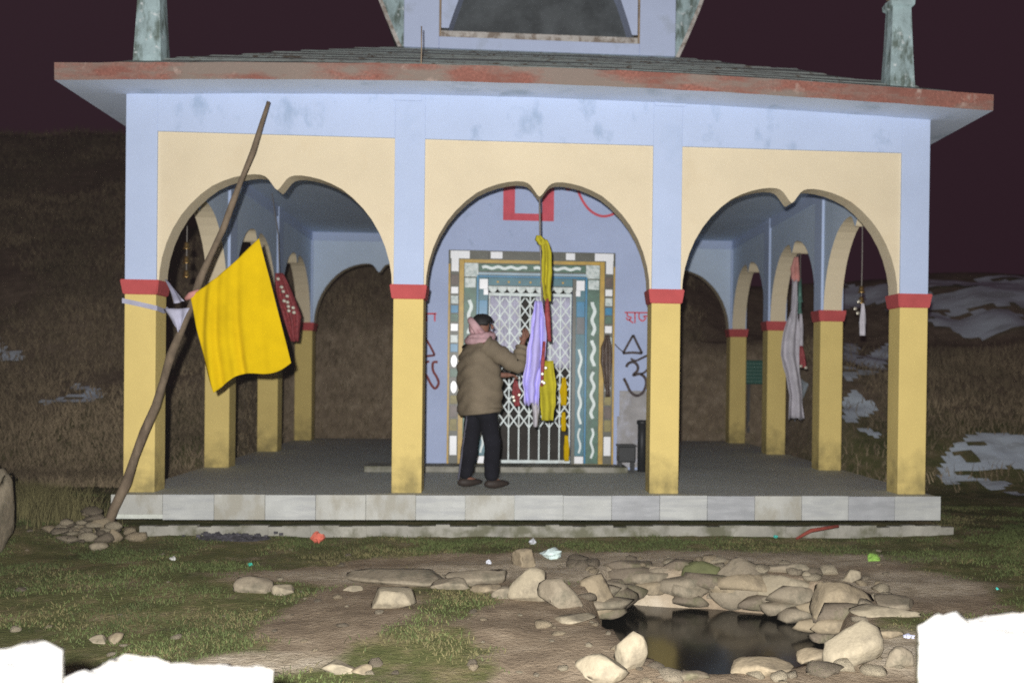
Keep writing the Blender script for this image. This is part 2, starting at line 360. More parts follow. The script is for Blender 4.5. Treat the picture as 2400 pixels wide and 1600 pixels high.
# water in the pit
wm = bpy.data.materials.new('dark_pool_water'); wm.use_nodes = True; b = wm.node_tree.nodes['Principled BSDF']
b.inputs['Base Color'].default_value = (.008,.008,.007,1); b.inputs['Roughness'].default_value = .14; b.inputs['IOR'].default_value = 1.33
nn = wm.node_tree.nodes.new('ShaderNodeTexNoise'); nn.inputs['Scale'].default_value = 5; nb = wm.node_tree.nodes.new('ShaderNodeBump'); nb.inputs['Strength'].default_value = .12; nb.inputs['Distance'].default_value = .02
wm.node_tree.links.new(nn.outputs['Fac'], nb.inputs['Height']); wm.node_tree.links.new(nb.outputs['Normal'], b.inputs['Normal'])
cx = sum(p[0] for p in POOL)/len(POOL); cy = sum(p[1] for p in POOL)/len(POOL)
V = [(cx, cy, -.64)]+[(cx+(p[0]-cx)*1.06, cy+(p[1]-cy)*1.06, -.64) for p in POOL]
wt = mesh('water', V, [(0, i+1, (i+1) % len(POOL)+1) for i in range(len(POOL))], wm)
props(wt, kind='structure', label='still dark water in the stone rimmed pool')

# snow lying on the slopes (outlines measured, then laid on the terrain)
SNOWCELL = set()
def snow(poly, step, nzs, lift=.025):
    P = [hit(u, v) for u, v in poly]
    x0, x1 = min(p.x for p in P), max(p.x for p in P); y0, y1 = min(p.y for p in P), max(p.y for p in P)
    def ins(x, y):
        c = False
        for i in range(len(P)):
            a, b_ = P[i], P[(i+1) % len(P)]
            if (a.y > y) != (b_.y > y) and x < (b_.x-a.x)*(y-a.y)/(b_.y-a.y)+a.x: c = not c
        return c
    ni = int((x1-x0)/step)+2; nj = int((y1-y0)/step)+2
    idx = {}; V = []; Fc = []
    def vid(i, j):
        if (i, j) not in idx:
            x, y = x0+i*step, y0+j*step; idx[(i, j)] = len(V)
            V.append((x+.3*step*noise.noise(Vector((x*5, y*5, 1))), y, ground(x, y)+lift+.16*step*4*abs(noise.noise(Vector((x*.55/step*.2, y*.9/step*.2, 8))))))
        return idx[(i, j)]
    for j in range(nj):
        for i in range(ni):
            x, y = x0+(i+.5)*step, y0+(j+.5)*step
            jx = x+nzs*noise.noise(Vector((x*.8, y*.8, 20))); jy = y+nzs*2*noise.noise(Vector((x*.8, y*.8, 30)))
            hole = noise.noise(Vector((x*.7, y*1.5, 40)))+.6*noise.noise(Vector((x*2.4, y*5.5, 41))) > (.12 if step < .12 else .30)
            if ins(jx, jy) and not hole:
                SNOWCELL.add((int(x//.25), int(y//.25))); Fc.append((vid(i, j), vid(i+1, j), vid(i+1, j+1), vid(i, j+1)))
    if Fc:
        o = mesh('snow', V, Fc, m_snow, smooth=True); props(o, kind='structure', label='patch of old snow lying on the dark slope')
SN = [([(-30,822),(60,838),(92,852),(60,860),(-30,852)], .14, .2), ([(95,950),(160,935),(240,925),(248,940),(180,957),(110,964)], .1, .1),
      ([(150,883),(185,890),(245,925),(215,938),(180,917)], .1, .1),
      ([(1930,668),(2100,664),(2400,654),(2750,645),(2750,782),(2400,780),(2180,777),(2060,726),(1985,728),(1930,705)], .16, .35),
      ([(2180,1100),(2230,1050),(2320,1030),(2420,1035),(2520,1060),(2520,1170),(2400,1165),(2300,1135),(2200,1125)], .1, .2),
      ([(1975,800),(2010,812),(2015,850),(2045,830),(2085,812),(2090,838),(2050,882),(2010,888),(1990,905),(1975,885)], .12, .1),
      ([(1975,935),(2010,928),(2030,950),(2053,960),(2050,980),(2015,988),(2000,1004),(1975,998)], .1, .1),
      ([(1870,933),(1905,938),(1903,962),(1897,992),(1868,998)], .1, .1), ([(2006,1005),(2040,1013),(2068,1030),(2062,1040),(2030,1030)], .07, .05)]
for p_, s_, n_ in SN: snow(p_, s_, n_)

# ------------------------------------------------------------------ the shrine
A, WP, ZB, ZP, ZT = 2.47, .284, 1.976, 3.363, 3.80
XE = 3*A+WP
T = empty('shrine_pavilion', (XE/2, XE/2, -.37), 'pale blue and yellow arcaded shrine pavilion with red banded pillars and a tower', 'shrine')
HB = .135
# floor slab and plinth
box('floor_slab', -.005, 7.735, -.205, XE+.25, -.22, 0, m_floor, T, .004)
x = -.02; k = 0
seqs = [2,0,2,0,2,2,0,2,0,0,1,0,1,2,0,1,0]
wd = (7.75+.02)/17
for k in range(17):
    x0 = -.02+k*wd
    box('marble_tile', x0+.0015, x0+wd-.0015, -.232, -.207, -.225+(.0 if k else .05), .004+.002*((k*7) % 3), m_marb[seqs[k]], T, .003)
bm = bmesh.new()
n = 60
for i in range(n):
    xa, xb = .25+i*(7.86-.25)/n, .25+(i+1)*(7.86-.25)/n
    dz = .018*noise.noise(Vector((i*.6, 2, 0))); dy = .03*noise.noise(Vector((i*.5, 7, 0)))
    bm_box(bm, xa, xb+.001*(i % 2), -.275+dy*.6, -.2+.002*(i % 3), -.47, -.275+dz*1.3)
bmesh.ops.remove_doubles(bm, verts=bm.verts, dist=.0001)
bm_obj('lower_ledge', bm, m_conc, T)

def pillar(x, y):
    p = box('pillar', x, x+WP, y, y+WP, -.002, ZB-HB, m_yellow, T, .008)
    bm = bmesh.new(); r = bmesh.ops.create_cube(bm, size=1)
    for v in r['verts']:
        e = .034 if v.co.z > 0 else .014
        v.co = Vector((x+WP/2+(WP/2+e)*(1 if v.co.x > 0 else -1), y+WP/2+(WP/2+e)*(1 if v.co.y > 0 else -1), ZB if v.co.z > 0 else ZB-HB))
    bmesh.ops.bevel(bm, geom=bm.edges[:], offset=.008, segments=2, affect='EDGES')
    bm_obj('band', bm, m_red, p)
    box('pilaster', x, x+WP, y, y+WP, ZB-.002, ZT, m_blue, p, .006)
def arch_curve():
    h = [(0,2.845),(.022,2.862),(.06,2.915),(.085,2.948),(.115,2.972),(.155,2.985),(.22,2.988),(.30,2.978),(.40,2.955),(.50,2.918),(.60,2.868),(.70,2.79),(.80,2.69),(.88,2.588),(.955,2.46),(1.01,2.33),(1.05,2.19),(1.07,2.07),(1.075,1.96)]
    return [(-d, z) for d, z in h[::-1]]+h[1:]
ARC = arch_curve()
def arch(ox, oy, ax, outward):
    """one bay of arcade wall. ax: 'x' or 'y'; (ox,oy) = start corner of the clear bay on the outer-most pillar line; outward: sign of the outside normal"""
    clear = A-WP; c = clear/2; yo, yi = (.026, WP-.03)
    def P(s, q, z):     # s along, q through (0 = outer face of the pillars)
        if ax == 'x': return (ox+s, oy+(q if outward < 0 else WP-q), z)
        return (ox+(q if outward < 0 else WP-q), oy+s, z)
    curve = [(-c, ZB-.001)]+ARC+[(c, ZB-.001)]
    curve[1] = (-1.075, ZB-.001); curve[-2] = (1.075, ZB-.001)
    V = []; Fc = []; mi = []; n = len(curve)
    for s, z in curve:
        V += [P(s+c, yo, z), P(s+c, yi, z), P(s+c, yo, ZP), P(s+c, yi, ZP)]
    for i in range(n-1):
        a, b_ = i*4, i*4+4
        Fc.append((a, b_, b_+2, a+2)); mi.append(0)
        Fc.append((a+1, a+3, b_+3, b_+1)); mi.append(1)
        Fc.append((a, a+1, b_+1, b_)); mi.append(0)
    me_o = mesh('arch_panel', V, Fc, [m_cream, m_blue_in_lit], T, mi=mi)
    bm = bmesh.new(); bm.from_mesh(me_o.data); bmesh.ops.recalc_face_normals(bm, faces=bm.faces); bm.to_mesh(me_o.data); bm.free()
    # beam above the panel, flush with the pilasters
    a0 = P(-.001, .001, ZP-.002); a1 = P(clear+.001, WP-.012, ZT)
    box('lintel', min(a0[0], a1[0]), max(a0[0], a1[0]), min(a0[1], a1[1]), max(a0[1], a1[1]), ZP-.002, ZT-.001, m_blue if not (ax == 'x' and outward < 0) else m_bluestain, T, .004)
for i in range(4):
    for j in range(4):
        if i in (0, 3) or j in (0, 3): pillar(i*A, j*A)
for i in range(3):
    arch(i*A+WP, 0, 'x', -1); arch(i*A+WP, 3*A, 'x', 1)
    arch(0, i*A+WP, 'y', -1); arch(3*A, i*A+WP, 'y', 1)
# ceiling and cross beams
box('ceiling', .15, XE-.15, .15, XE-.15, 3.50, 3.66, m_blue_in_lit, T, 0)
SX0, SX1, SY0, SY1 = 2.36, 5.42, 2.42, 5.45
# eaves slab: cambered, rust red rim, blue soffit
EX0, EX1, EY0, EY1 = -.445, 8.105, -.45, XE+.45
def camber(x, y): return .11*math.cos((x-XE/2)/8.6*math.pi)
V = []; Fc = []; mi = []
n = 46
for i in range(n+1):
    x = EX0+(EX1-EX0)*i/n; c_ = camber(x, 0); r1 = .006*noise.noise(Vector((x*3, 0, 0))); r2 = .008*noise.noise(Vector((x*4, 5, 0)))
    V += [(x, EY0+r2, 3.675+c_+r1), (x, EY0-.004, 3.825+c_+r2), (x, EY1, 3.825+c_), (x, EY1, 3.675+c_)]
for i in range(n):
    a = i*4; b_ = a+4
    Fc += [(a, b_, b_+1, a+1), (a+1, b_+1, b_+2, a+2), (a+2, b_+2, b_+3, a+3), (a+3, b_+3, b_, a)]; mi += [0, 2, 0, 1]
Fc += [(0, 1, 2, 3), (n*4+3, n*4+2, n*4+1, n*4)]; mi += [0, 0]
ev = mesh('eaves', V, Fc, [m_rust, m_soffit_lit, m_roof], T, mi=mi)
# hipped roof up to the tower
tz = 5.02
nseg = 11; V = []; Fc = []
TX0, TX1, TY0, TY1 = 2.26, 5.56, 2.45, 5.75
RS = [(k/nseg+o_, k/nseg, dz_) for k in range(nseg) for o_, dz_ in ((0, 0), (.008, .020))]+[(1, 1, 0)]
for t, tb, dz_ in RS:
    x0, x1 = EX0+.03+(TX0-EX0-.03)*t, EX1-.03+(TX1-EX1+.03)*t; y0, y1 = EY0+.03+(TY0-EY0-.03)*t, EY1-.03+(TY1-EY1+.03)*t
    z = 3.80+(tz-3.80)*tb+dz_
    for q in range(20):
        s = q/20
        for a_, b_ in ((0, 0),): pass
        e, l = int(s*4), (s*4) % 1
        p = [(x0+(x1-x0)*l, y0), (x1, y0+(y1-y0)*l), (x1-(x1-x0)*l, y1), (x0, y1-(y1-y0)*l)][e]
        V.append((p[0], p[1], z+camber(p[0], 0)*(1-t)+.025*noise.noise(Vector((p[0]*2, p[1]*2, 3)))))
for k in range(len(RS)-1):
    for q in range(20): Fc.append((k*20+q, k*20+(q+1) % 20, (k+1)*20+(q+1) % 20, (k+1)*20+q))
rf = mesh('roof', V, Fc, m_roof, T)
tube('rebar', [(2.71, -.02, 3.9), (2.713, -.02, 4.2), (2.71, -.01, 4.42)], .006, m_trim, rf, 6)
# plaster patches on the frieze
for (ua, va, ub, vb) in ((923,190,988,237), (1536,204,1609,250)):
    p0 = at(ua, va, -.004); p1 = at(ub, vb, -.004)
    box('plaster_patch', p0.x, p1.x, -.010, .002, p1.z, min(p0.z, ZT), m_bluestain, T, .003)
# corner pinnacles
def pinnacle(x, y):
    prof = [(.178,0),(.174,.05),(.144,.52),(.126,.88),(.16,.90),(.165,.945),(.10,.97)]
    o = lathe('pinnacle', prof, (x, y, 3.94), m_teal, T, 8, False)
    for v in o.data.vertices:
        d = Vector((v.co.x-x, v.co.y-y)); r = d.length
        if r > 1e-4:
            s = max(abs(d.x), abs(d.y)); f = .82*r/s if s else 1; f = min(f, 1.0/.95)
            v.co.x = x+d.x*f; v.co.y = y+d.y*f
    lathe('finial', [(.03,.0),(.12,.03),(.15,.1),(.13,.17),(.06,.22),(.025,.30),(.01,.36)], (x, y, 4.905), m_trim, o, 14)
for (x, y) in ((.17, .17), (7.42, .17), (.17, 7.5), (7.42, 7.5)): pinnacle(x, y)
# tower: flared weathered core, a broad niche slab on each face
TC = (TX0+TX1)/2; TCy = (TY0+TY1)/2
prof = [(1.50,4.9),(1.50,6.72),(1.66,6.76),(1.66,6.9),(1.52,6.95),(1.48,7.4),(1.32,8.0),(1.0,8.55),(.55,8.95),(.2,9.1)]
V = []; Fc = []
for r, z in prof:
    for q in range(24):
        a_ = 2*math.pi*q/24+math.pi/24; cxx, syy = math.cos(a_), math.sin(a_); s = (abs(cxx)**8+abs(syy)**8)**(-1/8)
        V.append((TC+r*cxx*s*.98, TCy+r*syy*s*.98, z))
for k in range(len(prof)-1):
    for q in range(24): Fc.append((k*24+q, k*24+(q+1) % 24, (k+1)*24+(q+1) % 24, (k+1)*24+q))
Fc.append(tuple((len(prof)-1)*24+q for q in range(24)))
tw = mesh('tower', V, Fc, m_teal, T)
lathe('tower_finial', [(.3,0),(.42,.15),(.3,.35),(.12,.45),(.2,.6),(.1,.75),(.02,1.1)], (TC, TCy, 9.05), m_trim, tw, 14)
# flared side wings of the tower, weathered grey-green with a pale rim
for sg in (-1, 1):
    pr_ = [(1.40,4.85),(1.60,4.85),(1.66,4.97),(1.75,5.17),(1.84,5.38),(1.93,5.6),(2.0,5.8),(2.06,6.1),(2.04,6.5),(1.9,6.8),(1.40,6.8)]
    ya, yb_ = TY0+.02, TY1-.02; n_ = len(pr_)
    V = [(TC+sg*a_, ya, z_) for a_, z_ in pr_]+[(TC+sg*a_, yb_, z_) for a_, z_ in pr_]
    mesh('tower_wing', V, [tuple(range(n_))]+[tuple(range(2*n_-1, n_-1, -1))]+[(q, (q+1) % n_, n_+(q+1) % n_, n_+q) for q in range(n_)], m_teal, tw)
    ribbon('wing_rim', [(TC+sg*(a_-.012), z_) for a_, z_ in pr_[1:10]], .045, .025, TY0+.02, m_sill, tw)
def niche_slab(rot):
    """front slab with a pointed opening that leans in towards the top"""
    Rz = Matrix.Rotation(rot, 4, 'Z'); C0 = Vector((TC, TCy, 0))
    def X(o):
        for v in o.data.vertices: v.co = C0+Rz @ (v.co-C0)
        return o
    yf = TY0-.27; yb = TY0+.36; z0, z1 = 4.94, 6.75
    xa, xb = TC-1.60, TC+1.60
    gx0, gx1, gz0 = TC-1.19, TC+1.17, 5.075     # grooved frame
    op = [(-1.085,5.19),(-1.03,5.36),(-.93,5.65),(-.80,5.92),(-.62,6.15),(-.36,6.34),(0,6.48),(.36,6.34),(.62,6.15),(.80,5.92),(.93,5.65),(1.03,5.36),(1.085,5.19)]
    V = []; Fc = []
    # outer slab as four boxes round the grooved frame
    bm = bmesh.new()
    bm_box(bm, xa, gx0, yf, yb, z0, z1, .012); bm_box(bm, gx1, xb, yf, yb, z0, z1, .012)
    bm_box(bm, gx0-.001, gx1+.001, yf+.002, yb-.002, z0, gz0, .008); bm_box(bm, gx0-.001, gx1+.001, yf+.002, yb-.002, 6.6, z1-.002, .008)
    s = X(bm_obj('tower_slab', bm, m_tower, tw))
    # trim strip
    X(box('niche_trim', gx0, gx0+.022, yf-.004, yb-.1, gz0, 6.6, m_trim, tw, 0)); X(box('niche_trim', gx1-.022, gx1, yf-.004, yb-.1, gz0, 6.6, m_trim, tw, 0))
    X(box('niche_sill', gx0+.02, gx1-.02, yf+.012, yb-.1, gz0-.001, gz0+.075, m_sill, tw, .01))
    yp = yf+.05
    for (x_, z_) in op:
        xo = max(gx0+.022, min(gx1-.022, TC+x_*1.2)) if abs(x_) > .9 else TC+x_*1.3
        V += [(TC+x_, yp, z_), (TC+x_, yp+.35, z_)]
    n0 = len(V); out = []
    for (x_, z_) in op:
        a_ = math.atan2(z_-5.5, x_)
        xo = TC+(1.148 if x_ > 0 else -1.168) if abs(x_) > .7 else TC+x_*1.65
        zo = z_ if abs(x_) > .7 else 6.6
        V.append((xo, yp, zo if abs(x_) > .7 else 6.6))
    for i in range(len(op)-1):
        Fc.append((i*2, (i+1)*2, n0+i+1, n0+i)); Fc.append((i*2, i*2+1, i*2+3, i*2+2))
    pan = mesh('niche_panel', V, Fc, m_tower, tw); X(pan)
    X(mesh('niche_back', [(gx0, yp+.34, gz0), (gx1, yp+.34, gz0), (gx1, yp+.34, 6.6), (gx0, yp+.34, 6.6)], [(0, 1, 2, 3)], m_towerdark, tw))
for q in (0, 2): niche_slab(q*math.pi/2)

# ------------------------------------------------------------------ sanctum
def W(u, v, y=2.42): p = at(u, v, y); return (p.x, p.z)
DO0, DO1, DZ1 = 3.32, 4.33, 2.20
sw = box('sanctum_wall', SX0, DO0, SY0, SY0+.2, -.002, 3.52, m_wallin, T, .004)
box('sanctum_wall', DO1, SX1, SY0, SY0+.2, -.002, 3.52, m_wallin, T, .004)
box('sanctum_wall', DO0-.001, DO1+.001, SY0+.001, SY0+.199, DZ1, 3.519, m_wallin, T, 0)
box('sanctum_wall', SX0, SX0+.2, SY0+.2, SY1, -.002, 3.52, m_wallin, T, .004)
box('sanctum_wall', SX1-.2, SX1, SY0+.2, SY1, -.002, 3.52, m_wallin, T, .004)
box('sanctum_wall', SX0+.2, SX1-.2, SY1-.2, SY1, -.002, 3.52, m_wallin, T, .004)
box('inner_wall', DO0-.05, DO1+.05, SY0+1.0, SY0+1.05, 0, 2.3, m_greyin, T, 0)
bm = bmesh.new()
bm_box(bm, 1.93, 3.2, 1.99, SY0-.001, -.001, .07, .015); bm_box(bm, 3.2, 4.98, 2.0, SY0-.002, -.001, .066, .015)
bm_obj('door_step', bm, m_conc, T)
# bare plaster near the bottom right
bm = bmesh.new()
for (ua, va, ub, vb) in ((1452,915,1530,980),(1446,975,1530,1095)):
    p0, p1 = W(ua, va), W(ub, vb); bm_box(bm, p0[0], min(p1[0], SX1-.01), SY0-.003-.001*(va > 950), SY0+.004, max(p1[1], .02), p0[1])
bm_obj('bare_plaster', bm, m_bare, T)

# door surround of tiles; wall coordinates in metres
DF = box('door_frame', 2.845, DO0-.001, SY0-.03, SY0+.001, .03, 2.615, m_dark, T, .003)
FR = DF
def fr(name, x0, x1, z0, z1, mt, d=.036): return box(name, x0, x1, SY0-d, SY0-.02, z0, z1, mt, FR, .002)
box('frame_side', DO1+.001, 4.845, SY0-.03, SY0+.001, .03, 2.615, m_dark, FR, .003)
box('frame_head', DO0, DO1, SY0-.0295, SY0+.001, DZ1-.05, 2.614, m_dark, FR, .002)
XL, XR = 2.845, 4.845
def mir(x0, x1): return (XL+XR-x1, XL+XR-x0)
def both(name, x0, x1, z0, z1, mt, d=.036):
    fr(name, x0, x1, z0, z1, mt, d); a_, b_ = mir(x0, x1); fr(name, a_, b_, z0, z1, mt, d)
# outer ochre edge, inner ochre frame
both('ochre_strip', XL, XL+.022, .04, 2.45, m_gold, .038)
both('ochre_strip', XL+.13, XL+.185, .04, 2.505, m_gold, .040)
fr('ochre_strip', XL+.186, XR-.186, 2.465, 2.505, m_gold, .040)
fr('ochre_strip', XL+.03, DO0-.02, .032, .07, m_olive, .042); fr('ochre_strip', DO1+.02, XR-.03, .032, .07, m_olive, .042)
# outer tile band: corners are L shaped
for s in (0, 1):
    xa, xb = (XL+.024, XL+.125); a_, b_ = (XL+.024, XL+.25)
    if s: xa, xb = mir(xa, xb); a_, b_ = mir(a_, b_)
    bm = bmesh.new(); bm_box(bm, a_, b_, SY0-.037, SY0-.02, 2.515, 2.605); bm_box(bm, xa+.012, xb-.004, SY0-.0372, SY0-.02, 2.36, 2.5155)
    bm_obj('white_corner_tile', bm, m_white, FR)
fr('white_tile', XL+.50, XL+.64, 2.52, 2.602, m_white); fr('white_tile', XR-.60, XR-.49, 2.52, 2.602, m_white)
seq = [(2.32,2.20,m_brownt),(2.175,2.095,m_white),(2.07,1.975,m_pale),(1.955,1.865,m_bluet),(1.85,1.76,m_green),(1.735,1.65,m_white),(1.60,1.51,m_pale),(1.495,1.40,m_bluet),
       (1.36,1.22,'oval'),(1.20,1.10,m_green),(1.05,.91,'oval'),(.88,.78,m_olive),(.76,.62,m_brownt),(.60,.46,m_olive),(.40,.17,m_white)]
for z1_, z0_, mt in seq:
    for s in (0, 1):
        xa, xb = (XL+.034, XL+.118)
        if s: xa, xb = mir(xa, xb)
        if mt == 'oval':
            c_ = ((xa+xb)/2, (z0_+z1_)/2); pts = [(c_[0]+.036*math.cos(q*math.pi/8), c_[1]+.072*math.sin(q*math.pi/8)) for q in range(16)]
            V = [(p[0], SY0-.037, p[1]) for p in pts]+[(p[0], SY0-.02, p[1]) for p in pts]
            mesh('white_oval_tile', V, [tuple(range(16))[::-1]]+[(q, (q+1) % 16, 16+(q+1) % 16, 16+q) for q in range(16)], m_white, FR)
        else: fr('tile', xa, xb, z0_, z1_, mt)
# middle band: green with white wavy strips, pale corner squares
both('green_band', XL+.187, XL+.335, .075, 2.29, m_green, .033)
fr('green_band', XL+.36, XR-.36, 2.37, 2.455, m_green, .033)
both('pale_corner_tile', XL+.190, XL+.355, 2.30, 2.462, m_pale, .037)
both('pale_tile', XL+.195, XL+.325, 2.17, 2.285, m_pale, .037)
def wavy(x, z0, z1, wl, amp, wid, ph=0):
    n_ = int((z1-z0)/.02); return ribbon('wavy_strip', [(x+amp*math.sin((z0+(z1-z0)*i/n_)/wl*2*math.pi+ph), z0+(z1-z0)*i/n_) for i in range(n_+1)], wid, .040, SY0, m_pale2, FR)
m_pale2 = M('white_mosaic', (.70,.78,.76), var=.12, scale=14, bump=0, rough=.35)
for s in (0, 1):
    x_ = XL+.26
    if s: x_ = XL+XR-x_
    wavy(x_, 1.62, 2.02, .21, .016, .040, s); wavy(x_, 1.25, 1.56, .21, .016, .040, 1+s); wavy(x_, .62, 1.18, .21, .018, .036, 2+s); wavy(x_, .14, .5, .21, .014, .028, s)
for xa, xb in ((XL+.40, 3.78), (3.86, XR-.42)):
    n_ = 26; ribbon('wavy_strip', [(xa+(xb-xa)*i/n_, 2.412+.010*math.sin(i*.85)) for i in range(n_+1)], .034, .040, SY0, m_pale2, FR)
fr('pale_blue_strip', XL+.34, XR-.34, 2.325, 2.355, M('pale_blue_tile', (.30,.42,.50), var=.15, bump=0, rough=.35), .036)
# inner posts and head
both('blue_strip', XL+.337, XL+.360, .075, 2.318, m_bluet, .038)
fr('blue_strip', XL+.361, XR-.361, 2.296, 2.318, m_bluet, .038)
both('post_panel', XL+.364, DO0-.004, .165, 2.292, m_tealt, .034)
both('blue_panel', XL+.368, XL+.464, 1.84, 2.02, m_bluet, .040)
both('grey_panel', XL+.368, XL+.464, 1.63, 1.835, m_greyt, .040)
both('white_bracket', XL+.370, XL+.47, 2.155, 2.275, m_white, .042)
both('white_bracket', XL+.420, XL+.474, 2.085, 2.154, m_white, .0415)
both('foot_tile', XL+.365, XL+.472, .075, .16, m_white, .040)
for s in (0, 1):
    x_ = XL+.415
    if s: x_ = XL+XR-x_
    wavy(x_, .55, 1.45, .26, .014, .03, s); wavy(x_, .2, .5, .26, .014, .024, s)
fr('dark_head_panel', DO0, DO1, 2.20, 2.292, m_tealt, .034)
for i in range(7): fr('gold_dot', 3.42+i*.13, 3.445+i*.13, 2.232, 2.255, m_gold, .038)
# scalloped white fringe under the head
for i in range(9):
    xc = DO0+.055+i*.1125; pts = [(xc+.056*math.cos(a_), 2.19-.075*math.sin(a_)) for a_ in [math.pi*q/8 for q in range(9)]]
    V = [(p[0], SY0-.03, p[1]) for p in pts]+[(p[0], SY0-.012, p[1]) for p in pts]
    mesh('fringe_scallop', V, [tuple(range(9))]+[(q, q+1, 10+q, 9+q) for q in range(8)]+[(8, 0, 9, 17)], m_pale, FR)
# folding lattice gate
GT = box('lattice_gate', DO0+.004, DO1-.004, SY0+.03, SY0+.06, .07, .11, m_lattice, T, .004)
box('gate_rail', DO0+.004, DO1-.004, SY0+.03, SY0+.06, 2.08, 2.12, m_lattice, GT, .004)
ng = 8; gx = (DO1-DO0-.03)/ng
for i in range(ng+1):
    xx = DO0+.015+i*gx
    box('gate_bar', xx-.009, xx+.009, SY0+.038, SY0+.052, .11, 2.08, m_lattice, GT, .003)
zs = .125
for (za, zb_) in ((.50, 2.06),):
    nrow = int((zb_-za)/(gx*1.35))
    for d in (1, -1):
        for i in range(-nrow, ng+nrow):
            # a straight diagonal strip clipped to the doorway
            p0 = [DO0+.015+i*gx, za]; sl = 1.35*d
            pts = []
            for (xx) in (DO0+.015, DO1-.015):
                pts.append((xx, za+(xx-p0[0])*sl))
            (xa, z_a), (xb, z_b) = pts
            def clip(x_, z_, x2, z2):
                for lim, lo_ in ((za, True), (zb_, False)):
                    if (z_ < lim) if lo_ else (z_ > lim):
                        t = (lim-z_)/(z2-z_); x_, z_ = x_+(x2-x_)*t, lim
                return x_, z_
            if max(z_a, z_b) < za+.02 or min(z_a, z_b) > zb_-.02: continue
            q0 = clip(xa, z_a, xb, z_b); q1 = clip(xb, z_b, xa, z_a)
            if math.hypot(q0[0]-q1[0], q0[1]-q1[1]) < .15: continue
            ribbon('lattice_strip', [q0, ((q0[0]+q1[0])/2, (q0[1]+q1[1])/2), q1],   .016, .008, SY0+.034+(.008 if d > 0 else -.002), m_lattice, GT)
# curtain, idol hangings behind the gate
def cloth(name, rows, mt, parent=None, folds=3, depth=.03, nc=14, seed=0, rag=.0):
    """rows: (x, y, z, width) from top to bottom; hung cloth with folds running down"""
    rs = []
    for i in range(len(rows)-1):
        for k in range(5):
            t = k/5; rs.append(tuple(rows[i][q]*(1-t)+rows[i+1][q]*t for q in range(4)))
    rs.append(rows[-1]); V = []; Fc = []
    for i, (x_, y_, z_, w_) in enumerate(rs):
        for j in range(nc+1):
            s = j/nc-.5; ph = folds*2*math.pi*(s+.5)+seed+.6*math.sin(i*.25+seed)
            jit = .012*noise.noise(Vector((i*.3, j*.4, seed)))
            zz = z_-(rag*abs(noise.noise(Vector((j*.55, seed, 4)))) if i == len(rs)-1 else 0)
            V.append((x_+s*w_+jit, y_+depth*math.sin(ph)*(.4+.6*min(1, i/6))*(1+.5*noise.noise(Vector((j*.3, i*.12, seed+9)))), zz))
    for i in range(len(rs)-1):
        for j in range(nc):
            a_ = i*(nc+1)+j; Fc.append((a_, a_+1, a_+nc+2, a_+nc+1))
    o = mesh(name, V, Fc, mt, parent, True)
    md = o.modifiers.new('thickness', 'SOLIDIFY'); md.thickness = .006
    return o
cloth('curtain', [(3.52, 2.56, 2.10, .38), (3.53, 2.56, 1.5, .40), (3.54, 2.56, 1.22, .38)], m_curtain, T, 5, .02, 24, 1)
cloth('curtain', [(4.10, 2.56, 2.10, .42), (4.10, 2.56, 1.6, .44), (4.12, 2.56, 1.22, .40)], m_curtain, T, 5, .02, 24, 2)
# painted marks on the wall
y_ = SY0-.0015
p0, p1, p2 = W(1179,425), W(1179,516), W(1298,516)
sx0, sx1, sz0 = p1[0], p2[0], p1[1]
bm = bmesh.new(); wd_ = .14
bm_box(bm, sx0, sx0+wd_, SY0-.004, SY0+.002, sz0, 3.5); bm_box(bm, sx1-wd_, sx1, SY0-.004, SY0+.002, sz0, 3.5); bm_box(bm, sx0+wd_, sx1-wd_, SY0-.004, SY0+.002, sz0, sz0+.085); bm_box(bm, sx0+wd_, sx1-wd_, SY0-.004, SY0+.002, 3.42, 3.5)
bm_obj('painted_square', bm, m_sindoor, T)
def paint(name, pix, wid, mt, n=5):
    pts = [W(u, v) for u, v in pix]; return ribbon(name, [(p.x, p.y) for p in smoothpath([(a_, b_, 0) for a_, b_ in pts], n)] if n > 1 else pts, wid, .004, SY0, mt, T)
paint('painted_loop', [(1352,440),(1365,470),(1385,495),(1412,507),(1440,500),(1455,480)], .03, m_sindoor)
paint('painted_loop', [(1325,436),(1330,446),(1337,441),(1333,434)], .02, m_sindoor)
paint('painted_loop', [(1058,507),(1066,497),(1078,484)], .035, m_sindoor)
# right inscription and sign
for st in ([(1464,732),(1522,733)], [(1470,732),(1471,741),(1480,744),(1472,750),(1468,744)], [(1474,749),(1484,757)], [(1488,732),(1488,757)], [(1498,733),(1498,746),(1506,752),(1513,746),(1508,741),(1521,741)], [(1519,733),(1519,757)]):
    paint('painted_letter', st, .017, m_sindoor, 3)
paint('painted_triangle', [(1484,785),(1472,806),(1460,828)], .028, m_ink, 2); paint('painted_triangle', [(1460,828),(1482,826),(1505,828)], .03, m_ink, 2); paint('painted_triangle', [(1505,828),(1494,806),(1484,785)], .03, m_ink, 2)
paint('painted_om', [(1468,860),(1472,852),(1484,848),(1494,856),(1494,868),(1484,879),(1500,876),(1512,886),(1514,902),(1506,920),(1492,927),(1478,918),(1470,902),(1462,886)], .034, m_ink)
paint('painted_om', [(1502,876),(1511,872),(1520,862)], .026, m_ink); paint('painted_om', [(1478,840),(1490,845),(1506,838),(1519,832)], .026, m_ink)
paint('painted_stroke', [(1441,806),(1450,816),(1460,824)], .012, m_ink)
